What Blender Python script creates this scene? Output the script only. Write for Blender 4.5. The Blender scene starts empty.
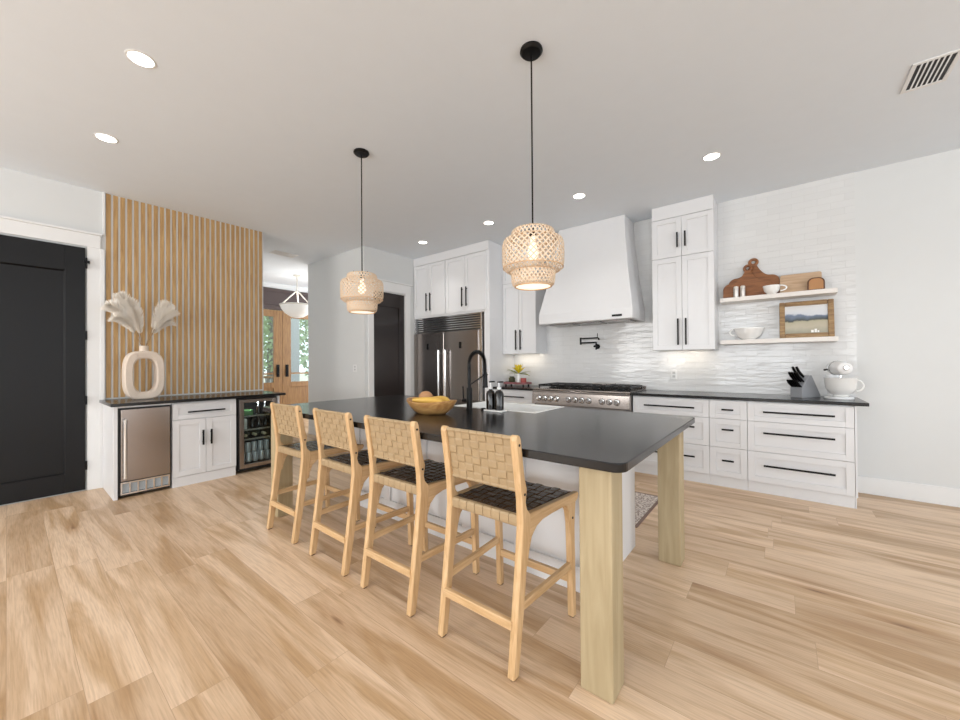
import bpy, bmesh, math, random
from mathutils import Vector, Matrix, Quaternion
random.seed(7)
C = bpy.context.scene.collection
PI = math.pi
R = math.radians

# ------------------------------------------------------------------ camera
cd = bpy.data.cameras.new('camera'); cam = bpy.data.objects.new('camera', cd); C.objects.link(cam)
cd.sensor_width = 36; cd.lens = 36 * 377.56 / 960; cd.clip_start = .05; cd.clip_end = 200
yaw, pitch, roll = R(38.576), R(.383), R(-.404)
F = Vector((-math.sin(yaw) * math.cos(pitch), math.cos(yaw) * math.cos(pitch), math.sin(pitch)))
Rt = Vector((math.cos(yaw), math.sin(yaw), 0)); Up = Rt.cross(F)
R2 = Rt * math.cos(roll) + Up * math.sin(roll); U2 = -Rt * math.sin(roll) + Up * math.cos(roll)
M = Matrix((R2, U2, -F)).transposed()
cam.rotation_euler = M.to_euler(); cam.location = (0, 0, 1.275)
bpy.context.scene.camera = cam

# ------------------------------------------------------------------ world, daylight, exposure
sc = bpy.context.scene
vs = sc.view_settings
vs.view_transform = 'Standard'; vs.look = 'None'; vs.gamma = 1; vs.use_curve_mapping = False
vs.exposure = -0.12
w = bpy.data.worlds.new('world'); sc.world = w; w.use_nodes = True
w.node_tree.nodes['Background'].inputs[0].default_value = (.88, .94, 1, 1)
w.node_tree.nodes['Background'].inputs[1].default_value = 3.2

def area(name, loc, direction, sx, sy, power, col, spread=PI):
    l = bpy.data.lights.new(name, 'AREA'); l.shape = 'RECTANGLE'; l.size = sx; l.size_y = sy
    l.energy = power; l.color = col; l.spread = spread
    o = bpy.data.objects.new(name, l); C.objects.link(o); o.location = loc
    o.rotation_euler = Vector(direction).to_track_quat('-Z', 'Y').to_euler()
    return o
# daylight entering the tall windows behind the camera and on the right-hand side
area('daylight_fill', (-3.9, -4.55, 1.6), (-.05, 1, .25), 2.2, 2.3, 120, (1, .97, .93))
area('daylight_fill', (-.6, -4.55, 1.6), (0, 1, .75), 2.2, 2.3, 75, (.97, .98, 1))
area('daylight_fill', (2.7, -4.55, 1.6), (-.1, 1, .75), 2.2, 2.3, 75, (.93, .97, 1))
area('daylight_fill', (5.05, -1.8, 1.6), (-1, .1, .75), 2.2, 2.3, 60, (.90, .95, 1))
area('daylight_fill', (5.05, 2.2, 1.6), (-1, 0, .7), 2.2, 2.3, 60, (.90, .95, 1))
area('daylight_fill', (-7.3, 6.5, 1.9), (0, -1, -.1), 1.8, 1.8, 110, (.95, .97, 1))  # unseen lamp added to light the foyer; the wall behind has no window

# ------------------------------------------------------------------ materials
def nm(name):
    m = bpy.data.materials.new(name); m.use_nodes = True
    return m, m.node_tree, m.node_tree.nodes['Principled BSDF']
def lin(c):
    return tuple((x / 12.92 if x <= .04045 else ((x + .055) / 1.055) ** 2.4) for x in (v / 255 for v in c)) + (1,)
def mat(name, rgb, rough=.5, metal=0, bump=0, bscale=50, spec=.5, var=0, vscale=8, coat=0):
    m, t, b = nm(name)
    b.inputs['Base Color'].default_value = lin(rgb); b.inputs['Roughness'].default_value = rough
    b.inputs['Metallic'].default_value = metal; b.inputs['Specular IOR Level'].default_value = spec
    b.inputs['Coat Weight'].default_value = coat
    tc = t.nodes.new('ShaderNodeTexCoord')
    n = t.nodes.new('ShaderNodeTexNoise'); n.inputs['Scale'].default_value = vscale; n.inputs['Detail'].default_value = 5
    t.links.new(tc.outputs['Object'], n.inputs['Vector'])
    mx = t.nodes.new('ShaderNodeMix'); mx.data_type = 'RGBA'
    c = lin(rgb); k = 1 - max(var, .03)
    mx.inputs[6].default_value = c; mx.inputs[7].default_value = (c[0] * k, c[1] * k, c[2] * k, 1)
    t.links.new(n.outputs['Fac'], mx.inputs[0]); t.links.new(mx.outputs[2], b.inputs['Base Color'])
    if bump:
        n2 = t.nodes.new('ShaderNodeTexNoise'); n2.inputs['Scale'].default_value = bscale; n2.inputs['Detail'].default_value = 3
        t.links.new(tc.outputs['Object'], n2.inputs['Vector'])
        bp = t.nodes.new('ShaderNodeBump'); bp.inputs['Strength'].default_value = bump; bp.inputs['Distance'].default_value = .01
        t.links.new(n2.outputs['Fac'], bp.inputs['Height']); t.links.new(bp.outputs[0], b.inputs['Normal'])
    return m
def wood(name, c1, c2, axis='Z', scale=6, rough=.5, knots=0, stretch=14, knotcol=(90, 65, 45), coat=0):
    m, t, b = nm(name); N = t.nodes; L = t.links
    tc = N.new('ShaderNodeTexCoord'); mp = N.new('ShaderNodeMapping')
    s = [stretch, stretch, stretch]; s['XYZ'.index(axis)] = 1
    mp.inputs['Scale'].default_value = s; L.new(tc.outputs['Object'], mp.inputs['Vector'])
    n = N.new('ShaderNodeTexNoise'); n.inputs['Scale'].default_value = scale; n.inputs['Detail'].default_value = 6
    n.inputs['Distortion'].default_value = .8
    L.new(mp.outputs[0], n.inputs['Vector'])
    cr = N.new('ShaderNodeValToRGB'); cr.color_ramp.elements[0].position = .3; cr.color_ramp.elements[1].position = .7
    cr.color_ramp.elements[0].color = lin(c2); cr.color_ramp.elements[1].color = lin(c1)
    L.new(n.outputs['Fac'], cr.inputs[0]); out = cr.outputs[0]
    if knots:
        mp2 = N.new('ShaderNodeMapping'); s2 = [1, 1, 1]; s2['XYZ'.index(axis)] = .6; mp2.inputs['Scale'].default_value = s2
        L.new(tc.outputs['Object'], mp2.inputs['Vector'])
        v = N.new('ShaderNodeTexVoronoi'); v.inputs['Scale'].default_value = knots; L.new(mp2.outputs[0], v.inputs['Vector'])
        k = N.new('ShaderNodeValToRGB'); k.color_ramp.elements[0].position = .05; k.color_ramp.elements[1].position = .15
        k.color_ramp.elements[0].color = (1, 1, 1, 1); k.color_ramp.elements[1].color = (0, 0, 0, 1)
        L.new(v.outputs['Distance'], k.inputs[0])
        mx = N.new('ShaderNodeMix'); mx.data_type = 'RGBA'; L.new(k.outputs[0], mx.inputs[0]); L.new(out, mx.inputs[6])
        mx.inputs[7].default_value = lin(knotcol); out = mx.outputs[2]
    L.new(out, b.inputs['Base Color']); b.inputs['Roughness'].default_value = rough; b.inputs['Coat Weight'].default_value = coat
    bp = N.new('ShaderNodeBump'); bp.inputs['Strength'].default_value = .15; bp.inputs['Distance'].default_value = .003
    L.new(n.outputs['Fac'], bp.inputs['Height']); L.new(bp.outputs[0], b.inputs['Normal'])
    return m
def emit(name, rgb, s):
    m, t, b = nm(name); b.inputs['Emission Color'].default_value = lin(rgb); b.inputs['Emission Strength'].default_value = s
    b.inputs['Base Color'].default_value = lin(rgb); return m
def glass(name, tint=(235, 242, 242), refl=.12):
    m, t, b = nm(name); N = t.nodes; L = t.links
    tr = N.new('ShaderNodeBsdfTransparent'); tr.inputs[0].default_value = lin(tint)
    gl = N.new('ShaderNodeBsdfGlossy'); gl.inputs['Roughness'].default_value = .03
    mx = N.new('ShaderNodeMixShader'); fr = N.new('ShaderNodeFresnel'); fr.inputs[0].default_value = 1.45
    L.new(fr.outputs[0], mx.inputs[0]); L.new(tr.outputs[0], mx.inputs[1]); L.new(gl.outputs[0], mx.inputs[2])
    L.new(mx.outputs[0], N['Material Output'].inputs[0]); return m
def floor_mat():
    m, t, b = nm('oak_planks'); N = t.nodes; L = t.links
    tc = N.new('ShaderNodeTexCoord')
    sx = N.new('ShaderNodeSeparateXYZ'); L.new(tc.outputs['Object'], sx.inputs[0])
    dv = N.new('ShaderNodeMath'); dv.operation = 'DIVIDE'; dv.inputs[1].default_value = .19; L.new(sx.outputs['Y'], dv.inputs[0])
    fl = N.new('ShaderNodeMath'); fl.operation = 'FLOOR'; L.new(dv.outputs[0], fl.inputs[0])
    wn = N.new('ShaderNodeTexWhiteNoise'); wn.noise_dimensions = '1D'; L.new(fl.outputs[0], wn.inputs['W'])
    mu = N.new('ShaderNodeMath'); mu.operation = 'MULTIPLY_ADD'; mu.inputs[1].default_value = 3.7; L.new(wn.outputs['Value'], mu.inputs[0]); L.new(sx.outputs['X'], mu.inputs[2])
    cb = N.new('ShaderNodeCombineXYZ'); L.new(mu.outputs[0], cb.inputs['X']); L.new(sx.outputs['Y'], cb.inputs['Y'])
    br = N.new('ShaderNodeTexBrick'); br.offset = 0; br.squash = 1
    br.inputs['Scale'].default_value = 1; br.inputs['Brick Width'].default_value = 1.5; br.inputs['Row Height'].default_value = .19
    br.inputs['Mortar Size'].default_value = .0009; br.inputs['Mortar Smooth'].default_value = .3; br.inputs['Bias'].default_value = 0
    br.inputs['Color1'].default_value = (0, 0, 0, 1); br.inputs['Color2'].default_value = (1, 1, 1, 1); br.inputs['Mortar'].default_value = (.5, .5, .5, 1)
    L.new(cb.outputs[0], br.inputs['Vector'])
    # per-plank offset for the grain
    cx = N.new('ShaderNodeVectorMath'); cx.operation = 'MULTIPLY'; cx.inputs[1].default_value = (9, 5, 7)
    L.new(br.outputs['Color'], cx.inputs[0])
    ad = N.new('ShaderNodeVectorMath'); ad.operation = 'ADD'; L.new(tc.outputs['Object'], ad.inputs[0]); L.new(cx.outputs[0], ad.inputs[1])
    def noise(sx, sy, sc_, det, dist):
        mp = N.new('ShaderNodeMapping'); mp.inputs['Scale'].default_value = (sx, sy, 1); L.new(ad.outputs[0], mp.inputs['Vector'])
        n = N.new('ShaderNodeTexNoise'); n.inputs['Scale'].default_value = sc_; n.inputs['Detail'].default_value = det; n.inputs['Distortion'].default_value = dist
        L.new(mp.outputs[0], n.inputs['Vector']); return n
    n1 = noise(.5, 4.5, 1.5, 5, 1.3)      # broad cathedral figure
    n2 = noise(2.5, 60, 2.6, 7, .4)     # fine grain
    cr = N.new('ShaderNodeValToRGB'); e = cr.color_ramp.elements
    e[0].position = .36; e[0].color = lin((200, 166, 128)); e[1].position = .56; e[1].color = lin((232, 204, 174))
    L.new(n1.outputs['Fac'], cr.inputs[0])
    mx = N.new('ShaderNodeMix'); mx.data_type = 'RGBA'; mx.blend_type = 'MULTIPLY'; mx.inputs[0].default_value = .55
    c2 = N.new('ShaderNodeValToRGB'); c2.color_ramp.elements[0].position = .3; c2.color_ramp.elements[0].color = (.66, .62, .58, 1); c2.color_ramp.elements[1].position = .6; c2.color_ramp.elements[1].color = (1, 1, 1, 1)
    L.new(n2.outputs['Fac'], c2.inputs[0]); L.new(cr.outputs[0], mx.inputs[6]); L.new(c2.outputs[0], mx.inputs[7])
    # plank-to-plank tone
    m2 = N.new('ShaderNodeMix'); m2.data_type = 'RGBA'; m2.blend_type = 'MULTIPLY'; m2.inputs[0].default_value = 1
    c3 = N.new('ShaderNodeValToRGB'); c3.color_ramp.elements[0].color = (.80, .76, .71, 1); c3.color_ramp.elements[1].color = (1.0, 1.0, 1.0, 1)
    L.new(br.outputs['Color'], c3.inputs[0]); L.new(mx.outputs[2], m2.inputs[6]); L.new(c3.outputs[0], m2.inputs[7])
    # knots
    mp = N.new('ShaderNodeMapping'); mp.inputs['Scale'].default_value = (.35, 1.7, 1); L.new(ad.outputs[0], mp.inputs['Vector'])
    v = N.new('ShaderNodeTexVoronoi'); v.inputs['Scale'].default_value = 2.6; L.new(mp.outputs[0], v.inputs['Vector'])
    k = N.new('ShaderNodeValToRGB'); k.color_ramp.elements[0].position = .01; k.color_ramp.elements[0].color = (.85, .85, .85, 1); k.color_ramp.elements[1].position = .06; k.color_ramp.elements[1].color = (0, 0, 0, 1)
    L.new(v.outputs['Distance'], k.inputs[0])
    m3 = N.new('ShaderNodeMix'); m3.data_type = 'RGBA'; L.new(k.outputs[0], m3.inputs[0]); L.new(m2.outputs[2], m3.inputs[6]); m3.inputs[7].default_value = lin((120, 88, 62))
    kh = N.new('ShaderNodeValToRGB'); kh.color_ramp.elements[0].position = .03; kh.color_ramp.elements[0].color = (.78, .70, .62, 1); kh.color_ramp.elements[1].position = .26; kh.color_ramp.elements[1].color = (1, 1, 1, 1)
    L.new(v.outputs['Distance'], kh.inputs[0])
    m5 = N.new('ShaderNodeMix'); m5.data_type = 'RGBA'; m5.blend_type = 'MULTIPLY'; m5.inputs[0].default_value = 1; L.new(m2.outputs[2], m5.inputs[6]); L.new(kh.outputs[0], m5.inputs[7]); L.new(m5.outputs[2], m3.inputs[6])
    m4 = N.new('ShaderNodeMix'); m4.data_type = 'RGBA'; L.new(br.outputs['Fac'], m4.inputs[0]); L.new(m3.outputs[2], m4.inputs[6]); m4.inputs[7].default_value = lin((176, 146, 118))
    L.new(m4.outputs[2], b.inputs['Base Color']); b.inputs['Roughness'].default_value = .36
    b.inputs['Specular IOR Level'].default_value = .4
    bp = N.new('ShaderNodeBump'); bp.inputs['Strength'].default_value = .12; bp.inputs['Distance'].default_value = .003
    L.new(n2.outputs['Fac'], bp.inputs['Height']); L.new(bp.outputs[0], b.inputs['Normal'])
    return m
def tile_mat():
    m, t, b = nm('glazed_tile'); N = t.nodes; L = t.links
    tc = N.new('ShaderNodeTexCoord'); mp = N.new('ShaderNodeMapping'); mp.inputs['Rotation'].default_value = (R(90), 0, 0)
    L.new(tc.outputs['Object'], mp.inputs['Vector'])
    br = N.new('ShaderNodeTexBrick'); br.inputs['Scale'].default_value = 1; br.inputs['Brick Width'].default_value = .2; br.inputs['Row Height'].default_value = .066
    br.inputs['Mortar Size'].default_value = .0018; br.inputs['Mortar Smooth'].default_value = .4
    br.inputs['Color1'].default_value = (.0, .0, .0, 1); br.inputs['Color2'].default_value = (1, 1, 1, 1)
    L.new(mp.outputs[0], br.inputs['Vector'])
    mx = N.new('ShaderNodeMix'); mx.data_type = 'RGBA'; L.new(br.outputs['Color'], mx.inputs[0])
    mx.inputs[6].default_value = lin((219, 219, 218)); mx.inputs[7].default_value = lin((223, 223, 222))
    m2 = N.new('ShaderNodeMix'); m2.data_type = 'RGBA'; L.new(br.outputs['Fac'], m2.inputs[0]); L.new(mx.outputs[2], m2.inputs[6]); m2.inputs[7].default_value = lin((215, 215, 214))
    L.new(m2.outputs[2], b.inputs['Base Color']); b.inputs['Roughness'].default_value = .09
    # handmade unevenness: each tile gets its own slope, plus ripples
    sub = N.new('ShaderNodeVectorMath'); sub.operation = 'MULTIPLY'; sub.inputs[1].default_value = (30, 30, 30)
    L.new(br.outputs['Color'], sub.inputs[0]); ad = N.new('ShaderNodeVectorMath'); L.new(sub.outputs[0], ad.inputs[0]); L.new(mp.outputs[0], ad.inputs[1])
    n = N.new('ShaderNodeTexNoise'); n.inputs['Scale'].default_value = 9; n.inputs['Detail'].default_value = 2
    ms = N.new('ShaderNodeMapping'); ms.inputs['Scale'].default_value = (.45, 2.2, 1); L.new(ad.outputs[0], ms.inputs['Vector']); L.new(ms.outputs[0], n.inputs['Vector'])
    inv = N.new('ShaderNodeMath'); inv.operation = 'MULTIPLY'; inv.inputs[1].default_value = -.10; L.new(br.outputs['Fac'], inv.inputs[0])
    sm = N.new('ShaderNodeMath'); L.new(inv.outputs[0], sm.inputs[0]); L.new(n.outputs['Fac'], sm.inputs[1])
    bp = N.new('ShaderNodeBump'); bp.inputs['Strength'].default_value = .7; bp.inputs['Distance'].default_value = .007
    L.new(sm.outputs[0], bp.inputs['Height']); L.new(bp.outputs[0], b.inputs['Normal'])
    return m
def steel_mat(name, rgb, rough, axis='Z'):
    m, t, b = nm(name); N = t.nodes; L = t.links
    tc = N.new('ShaderNodeTexCoord'); mp = N.new('ShaderNodeMapping'); s = [1, 1, 1]; s['XYZ'.index(axis)] = 90; mp.inputs['Scale'].default_value = s
    L.new(tc.outputs['Object'], mp.inputs['Vector']); n = N.new('ShaderNodeTexNoise'); n.inputs['Scale'].default_value = 3; L.new(mp.outputs[0], n.inputs['Vector'])
    mr = N.new('ShaderNodeMapRange'); mr.inputs['To Min'].default_value = rough - .006; mr.inputs['To Max'].default_value = rough + .012
    L.new(n.outputs['Fac'], mr.inputs[0]); L.new(mr.outputs[0], b.inputs['Roughness'])
    b.inputs['Metallic'].default_value = 1; b.inputs['Base Color'].default_value = lin(rgb); return m

W = mat('white_wall_paint', (217, 218, 217), .6, bump=.02, bscale=120)
CEIL = mat('ceiling_paint_bounce_tint', (232, 238, 244), .8, bump=.05, bscale=90)  # cool tint put into the paint to cancel warm light bounced off the floor
TRIM = mat('white_trim_paint', (232, 232, 231), .4)
CAB = mat('white_cabinet_paint', (229, 229, 230), .35)
FLOOR = floor_mat(); TILE = tile_mat()
SLAT = wood('oak_slat', (198, 161, 108), (160, 123, 76), 'Z', 4, .55, knots=0, stretch=16)
POST = wood('pale_pine', (182, 165, 132), (164, 146, 112), 'Z', 2.2, .6, knots=4.5, stretch=12, knotcol=(128, 100, 74))
OAKW = wood('light_stool_wood', (220, 186, 142), (194, 155, 108), 'Z', 5, .45, stretch=14)
OAKX = wood('light_stool_wood_crosswise', (220, 186, 142), (194, 155, 108), 'X', 5, .45, stretch=14)
OAKY = wood('light_stool_wood_lengthwise', (220, 186, 142), (194, 155, 108), 'Y', 5, .45, stretch=14)
BLACKTOP = mat('black_granite', (20, 19, 20), .2, bump=.03, bscale=60, var=.3, vscale=30, spec=.45)
BLUEBLK = BLACKTOP
BLACKM = mat('matt_black_metal', (10, 10, 11), .35, .2, spec=.3)
DOORBLK = mat('black_door_paint', (13, 13, 15), .42, bump=.03, bscale=40, spec=.3)
DOORBRN = mat('espresso_door_paint', (34, 26, 24), .25)
STEEL = steel_mat('brushed_steel', (164, 156, 151), .22)
STEELD = steel_mat('brushed_steel_dark', (140, 136, 134), .3)
CHROME = mat('polished_chrome', (225, 225, 226), .14, 1)
DARKIN = mat('dark_interior', (28, 26, 26), .5)
LEATHER = mat('tan_leather_strap', (176, 151, 116), .5, bump=.15, bscale=160, var=.12, vscale=12)
LEATHERD = mat('dark_brown_leather_strap', (92, 70, 50), .24, bump=.12, bscale=160, var=.35, vscale=9)
BAMBOO = mat('bamboo_strip', (238, 214, 186), .55, var=.15, vscale=20)
BAMBOOR = mat('bamboo_rim', (222, 184, 144), .5)
SINKW = mat('white_fireclay', (240, 240, 238), .12)
CERAM = mat('white_ceramic', (245, 244, 241), .2)
VASEM = mat('rough_white_plaster', (224, 208, 192), .85, bump=.5, bscale=60, var=.08)
PAMP = mat('cream_pampas_plume', (255, 248, 238), .9)
STEM = mat('dry_stem', (150, 120, 86), .8)
BOWLW = wood('honey_bowl_wood', (208, 164, 104), (156, 104, 56), 'X', 6, .4, stretch=4)
FRUIT = mat('yellow_squash_skin', (226, 182, 84), .45, var=.2)
FRUITB = mat('brown_gourd_skin', (190, 140, 96), .5, var=.2)
AMBER = mat('amber_glass', (14, 6, 4), .08, coat=.2)
WALNUT = wood('walnut_board', (158, 104, 62), (112, 66, 36), 'X', 5, .45, stretch=8)
PALEB = wood('pale_maple_board', (206, 176, 146), (182, 150, 118), 'X', 5, .5, stretch=9)
DARKEDGE = mat('charred_wood_edge', (92, 58, 34), .5)
SHELFW = mat('white_shelf_paint', (230, 224, 218), .4)
CAN = emit('lamp_diffuser', (255, 250, 240), 9)
BULB = emit('warm_bulb', (255, 240, 220), .9)
SHADEW = emit('lit_diffuser', (255, 244, 224), 1.2)
ENTRYW = wood('golden_entry_wood', (160, 122, 76), (122, 86, 50), 'Z', 4, .45, stretch=12)
GLASS = glass('clear_glass')
BROWNW = mat('dark_brown_transom_paint', (70, 56, 54), .5)
GOLDF = wood('gilded_frame_wood', (176, 144, 100), (120, 90, 58), 'X', 6, .4, stretch=6)
GREYB = mat('grey_block_laminate', (150, 152, 156), .45)
PLUM = mat('pink_tray_lacquer', (150, 96, 98), .4)
YEL = mat('yellow_petal', (226, 200, 40), .5, var=.15)
LEAFG = mat('pale_green_leaf', (150, 156, 96), .6, var=.2)
FOL = mat('tree_leaf_green', (168, 184, 140), .7, var=.4, vscale=3)
BARK = mat('grey_bark', (120, 112, 104), .9, bump=.6, bscale=20, var=.3)
GROUND = mat('pale_sandy_ground', (190, 182, 160), .9, var=.2, vscale=2)
PORCHW = mat('grey_porch_paint', (166, 164, 160), .6)

# ------------------------------------------------------------------ mesh builder
class MB:
    def __init__(s): s.b = bmesh.new()
    def box(s, x0, x1, y0, y1, z0, z1, f=None):
        v = []
        for z in (z0, z1):
            for x, y in ((x0, y0), (x1, y0), (x1, y1), (x0, y1)):
                p = (x, y, z)
                v.append(s.b.verts.new(f(*p) if f else p))
        for q in ((0, 3, 2, 1), (4, 5, 6, 7), (0, 1, 5, 4), (1, 2, 6, 5), (2, 3, 7, 6), (3, 0, 4, 7)):
            s.b.faces.new([v[i] for i in q])
        return s
    def fbox(s, fr, u0, u1, v0, v1, w0, w1):      # box in a front's own frame: u along, v up, w outwards
        return s.box(u0, u1, v0, v1, w0, w1, lambda u, v, w: fr(u, v, w))
    def prism(s, pts, f0, f1):                    # f0, f1 map a 2D point to the two caps
        a = [s.b.verts.new(f0(*p)) for p in pts]; c = [s.b.verts.new(f1(*p)) for p in pts]; n = len(pts)
        s.b.faces.new(a[::-1]); s.b.faces.new(c)
        for i in range(n): s.b.faces.new((a[i], a[(i + 1) % n], c[(i + 1) % n], c[i]))
        return s
    def lathe(s, prof, c=(0, 0, 0), n=32, mtx=None):
        rings = []
        for r, z in prof:
            ring = []
            for i in range(n):
                a = 2 * PI * i / n; p = Vector((r * math.cos(a), r * math.sin(a), z))
                if mtx: p = mtx @ p
                ring.append(s.b.verts.new(p + Vector(c)))
            rings.append(ring)
        for j in range(len(rings) - 1):
            for i in range(n):
                s.b.faces.new((rings[j][i], rings[j][(i + 1) % n], rings[j + 1][(i + 1) % n], rings[j + 1][i]))
        if prof[0][0] > 1e-5: s.b.faces.new(rings[0][::-1])
        if prof[-1][0] > 1e-5: s.b.faces.new(rings[-1])
        return s
    def open_lathe(s, prof, c=(0, 0, 0), n=32):
        rings = []
        for r, z in prof: rings.append([s.b.verts.new((c[0] + r * math.cos(2 * PI * i / n), c[1] + r * math.sin(2 * PI * i / n), c[2] + z)) for i in range(n)])
        for j in range(len(rings) - 1):
            for i in range(n): s.b.faces.new((rings[j][i], rings[j][(i + 1) % n], rings[j + 1][(i + 1) % n], rings[j + 1][i]))
        return s
    def tube(s, path, r, n=8, closed=False):
        P = [Vector(p) for p in path]; m = len(P); rings = []
        rr = r if isinstance(r, (list, tuple)) else [r] * m
        prev = None
        for i, p in enumerate(P):
            if closed: d = P[(i + 1) % m] - P[i - 1]
            else: d = P[min(i + 1, m - 1)] - P[max(i - 1, 0)]
            d.normalize()
            if prev is None:
                a = Vector((0, 0, 1)) if abs(d.z) < .9 else Vector((1, 0, 0)); u = d.cross(a).normalized()
            else: u = (prev - d * prev.dot(d)).normalized()
            prev = u; v = d.cross(u)
            rings.append([s.b.verts.new(p + (u * math.cos(2 * PI * k / n) + v * math.sin(2 * PI * k / n)) * rr[i]) for k in range(n)])
        for j in range(m if closed else m - 1):
            q = rings[(j + 1) % m]
            for k in range(n): s.b.faces.new((rings[j][k], rings[j][(k + 1) % n], q[(k + 1) % n], q[k]))
        if not closed: s.b.faces.new(rings[0][::-1]); s.b.faces.new(rings[-1])
        return s
    def ring(s, c, r, t, n=32, seg=8):
        return s.tube([(c[0] + r * math.cos(2 * PI * i / n), c[1] + r * math.sin(2 * PI * i / n), c[2]) for i in range(n)], t, seg, True)
    def ribbon(s, path, side, nrm, half, th):      # flat strap along a path; side / nrm are vectors per point
        rings = []
        for p, u, n in zip(path, side, nrm):
            p = Vector(p); u = Vector(u); n = Vector(n)
            rings.append([s.b.verts.new(p + u * a * half + n * c * th) for a, c in ((-1, -.5), (1, -.5), (1, .5), (-1, .5))])
        for j in range(len(rings) - 1):
            for k in range(4): s.b.faces.new((rings[j][k], rings[j][(k + 1) % 4], rings[j + 1][(k + 1) % 4], rings[j + 1][k]))
        s.b.faces.new(rings[0][::-1]); s.b.faces.new(rings[-1]); return s
BASE = {}
def setp(o, label=None, cat=None, group=None, kind=None):
    if label: o['label'] = label
    if cat: o['category'] = cat
    if group: o['group'] = group
    if kind: o['kind'] = kind
    return o
def thing(name, loc, label, cat, group=None):
    o = bpy.data.objects.new(name, None); C.objects.link(o); o.location = loc; o.empty_display_size = .1
    BASE[o.name] = Vector(loc); return setp(o, label, cat, group)
def obj(name, mb, m, parent=None, loc=(0, 0, 0), bevel=0, smooth=False, label=None, bseg=2):
    b = mb.b
    bmesh.ops.recalc_face_normals(b, faces=b.faces)
    base = BASE[parent.name] if parent else Vector(loc)
    if base.length: bmesh.ops.translate(b, verts=b.verts, vec=-base)
    if smooth:
        for f in b.faces: f.smooth = True
        for e in b.edges:
            if len(e.link_faces) == 2 and e.calc_face_angle() > R(35): e.smooth = False
    me = bpy.data.meshes.new(name); b.to_mesh(me); b.free()
    o = bpy.data.objects.new(name, me); C.objects.link(o); me.materials.append(m)
    if parent: o.parent = parent
    else: o.location = loc
    BASE[o.name] = base
    if bevel:
        md = o.modifiers.new('bevel', 'BEVEL'); md.width = bevel; md.segments = bseg; md.limit_method = 'ANGLE'; md.angle_limit = R(40)
    if label: o['label'] = label
    return o
def solo(name, mb, m, loc, label, cat, group=None, **k):
    return setp(obj(name, mb, m, None, loc, **k), label, cat, group)
def struct(name, mb, m, **k):
    o = obj(name, mb, m, **k); o['kind'] = 'structure'; return o
def dup(root, loc=None, label=None, rz=None):
    def cp(o, par):
        c = o.copy(); C.objects.link(c)
        if par: c.parent = par
        for ch in [q for q in o.children]: cp(ch, c)
        return c
    r = cp(root, None)
    if loc is not None: r.location = loc
    if rz is not None: r.rotation_euler.z = rz
    if label: r['label'] = label
    return r
def FY(y): return lambda u, v, w: (u, y - w, v)     # a front facing -Y
def FX(x): return lambda u, v, w: (x + w, u, v)     # a front facing +X

H = 3.09; XL = -5.56; YW = 5.119
# ------------------------------------------------------------------ structure
struct('floor', MB().box(-9.1, 5.2, -4.8, 7, -.1, 0), FLOOR)
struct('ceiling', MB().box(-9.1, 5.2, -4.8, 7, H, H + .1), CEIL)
mb = MB().box(XL - .12, XL, -4.8, 2.2, 0, H)
struct('wall_left', mb, W)
mb = MB().box(-3.40, 5.2, YW, YW + .1, 0, H)
struct('wall_range', mb, W)
mb = MB().box(-5.02, -3.40, YW, YW + .1, 0, H)
struct('wall_fridge_alcove', mb, W)
# pantry block: front wall facing the room, side wall with the pantry door
mb = MB().box(-6.76, -5.02, 3.44, 3.56, 0, H)
mb.box(-6.76, -6.64, 3.56, YW, 0, H); struct('wall_pantry_front', mb, W)
mb = MB().box(-5.14, -5.02, 3.56, 3.60, 0, H).box(-5.14, -5.02, 4.25, YW + .1, 0, H).box(-5.14, -5.02, 3.60, 4.25, 2.43, H)
struct('wall_pantry_side', mb, W)
# foyer
mb = MB().box(-9.0, -8.9, 2.0, 3.0, 0, H).box(-9.0, -8.9, 4.86, 7, 0, H).box(-9.0, -8.9, 3.0, 4.86, 2.98, H)
struct('wall_entry', mb, W)
struct('wall_foyer_left', MB().box(-8.9, XL - .12, 2.08, 2.2, 0, H), W)
struct('wall_foyer_back', MB().box(-9.0, -6.76, 6.9, 7.0, 0, H), W)
# walls behind the camera with window openings
def wall_with_windows(name, f, a0, a1, opens):
    mb = MB(); x = a0
    for o0, o1 in opens:
        mb.box(x, o0, 0, H, 0, .12, f); mb.box(o0, o1, 0, .4, 0, .12, f); mb.box(o0, o1, 2.8, H, 0, .12, f); x = o1
    mb.box(x, a1, 0, H, 0, .12, f); struct(name, mb, W)
    for o0, o1 in opens: WINS.append((f, o0, o1))
WINS = []
wall_with_windows('wall_back', lambda u, v, w: (u, -4.8 - w, v), -5.68, 5.2, [(-5.0, -2.8), (-1.7, .5), (1.6, 3.8)])
wall_with_windows('wall_right', lambda u, v, w: (5.2 + w, u, v), -4.8, YW + .1, [(-2.9, -.7), (1.1, 3.3)])
for i, (f, a, b_) in enumerate(WINS):
    mb = MB()
    for u0, u1, v0, v1 in ((a, a + .06, .4, 2.8), (b_ - .06, b_, .4, 2.8), (a + .06, b_ - .06, .4, .46), (a + .06, b_ - .06, 2.74, 2.8), ((a + b_) / 2 - .02, (a + b_) / 2 + .02, .46, 2.74)):
        mb.box(u0, u1, v0, v1, .03, .09, f)
    struct('window_%d' % (i + 1), mb, TRIM)

# tiled backsplash (part of the wall, up to the ceiling)
struct('trim_1', MB().box(-3.37, .57, YW - .01, YW, .915, H), TILE)
# baseboards
struct('baseboard_left', MB().box(XL, XL + .015, -4.8, -.62, 0, .14), TRIM, bevel=.003)
struct('baseboard_right', MB().box(.51, 5.2, YW - .016, YW, 0, .16), TRIM, bevel=.003)
struct('baseboard_pantry', MB().box(-6.74, -5.02, 3.425, 3.44, 0, .14), TRIM, bevel=.003)

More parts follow.
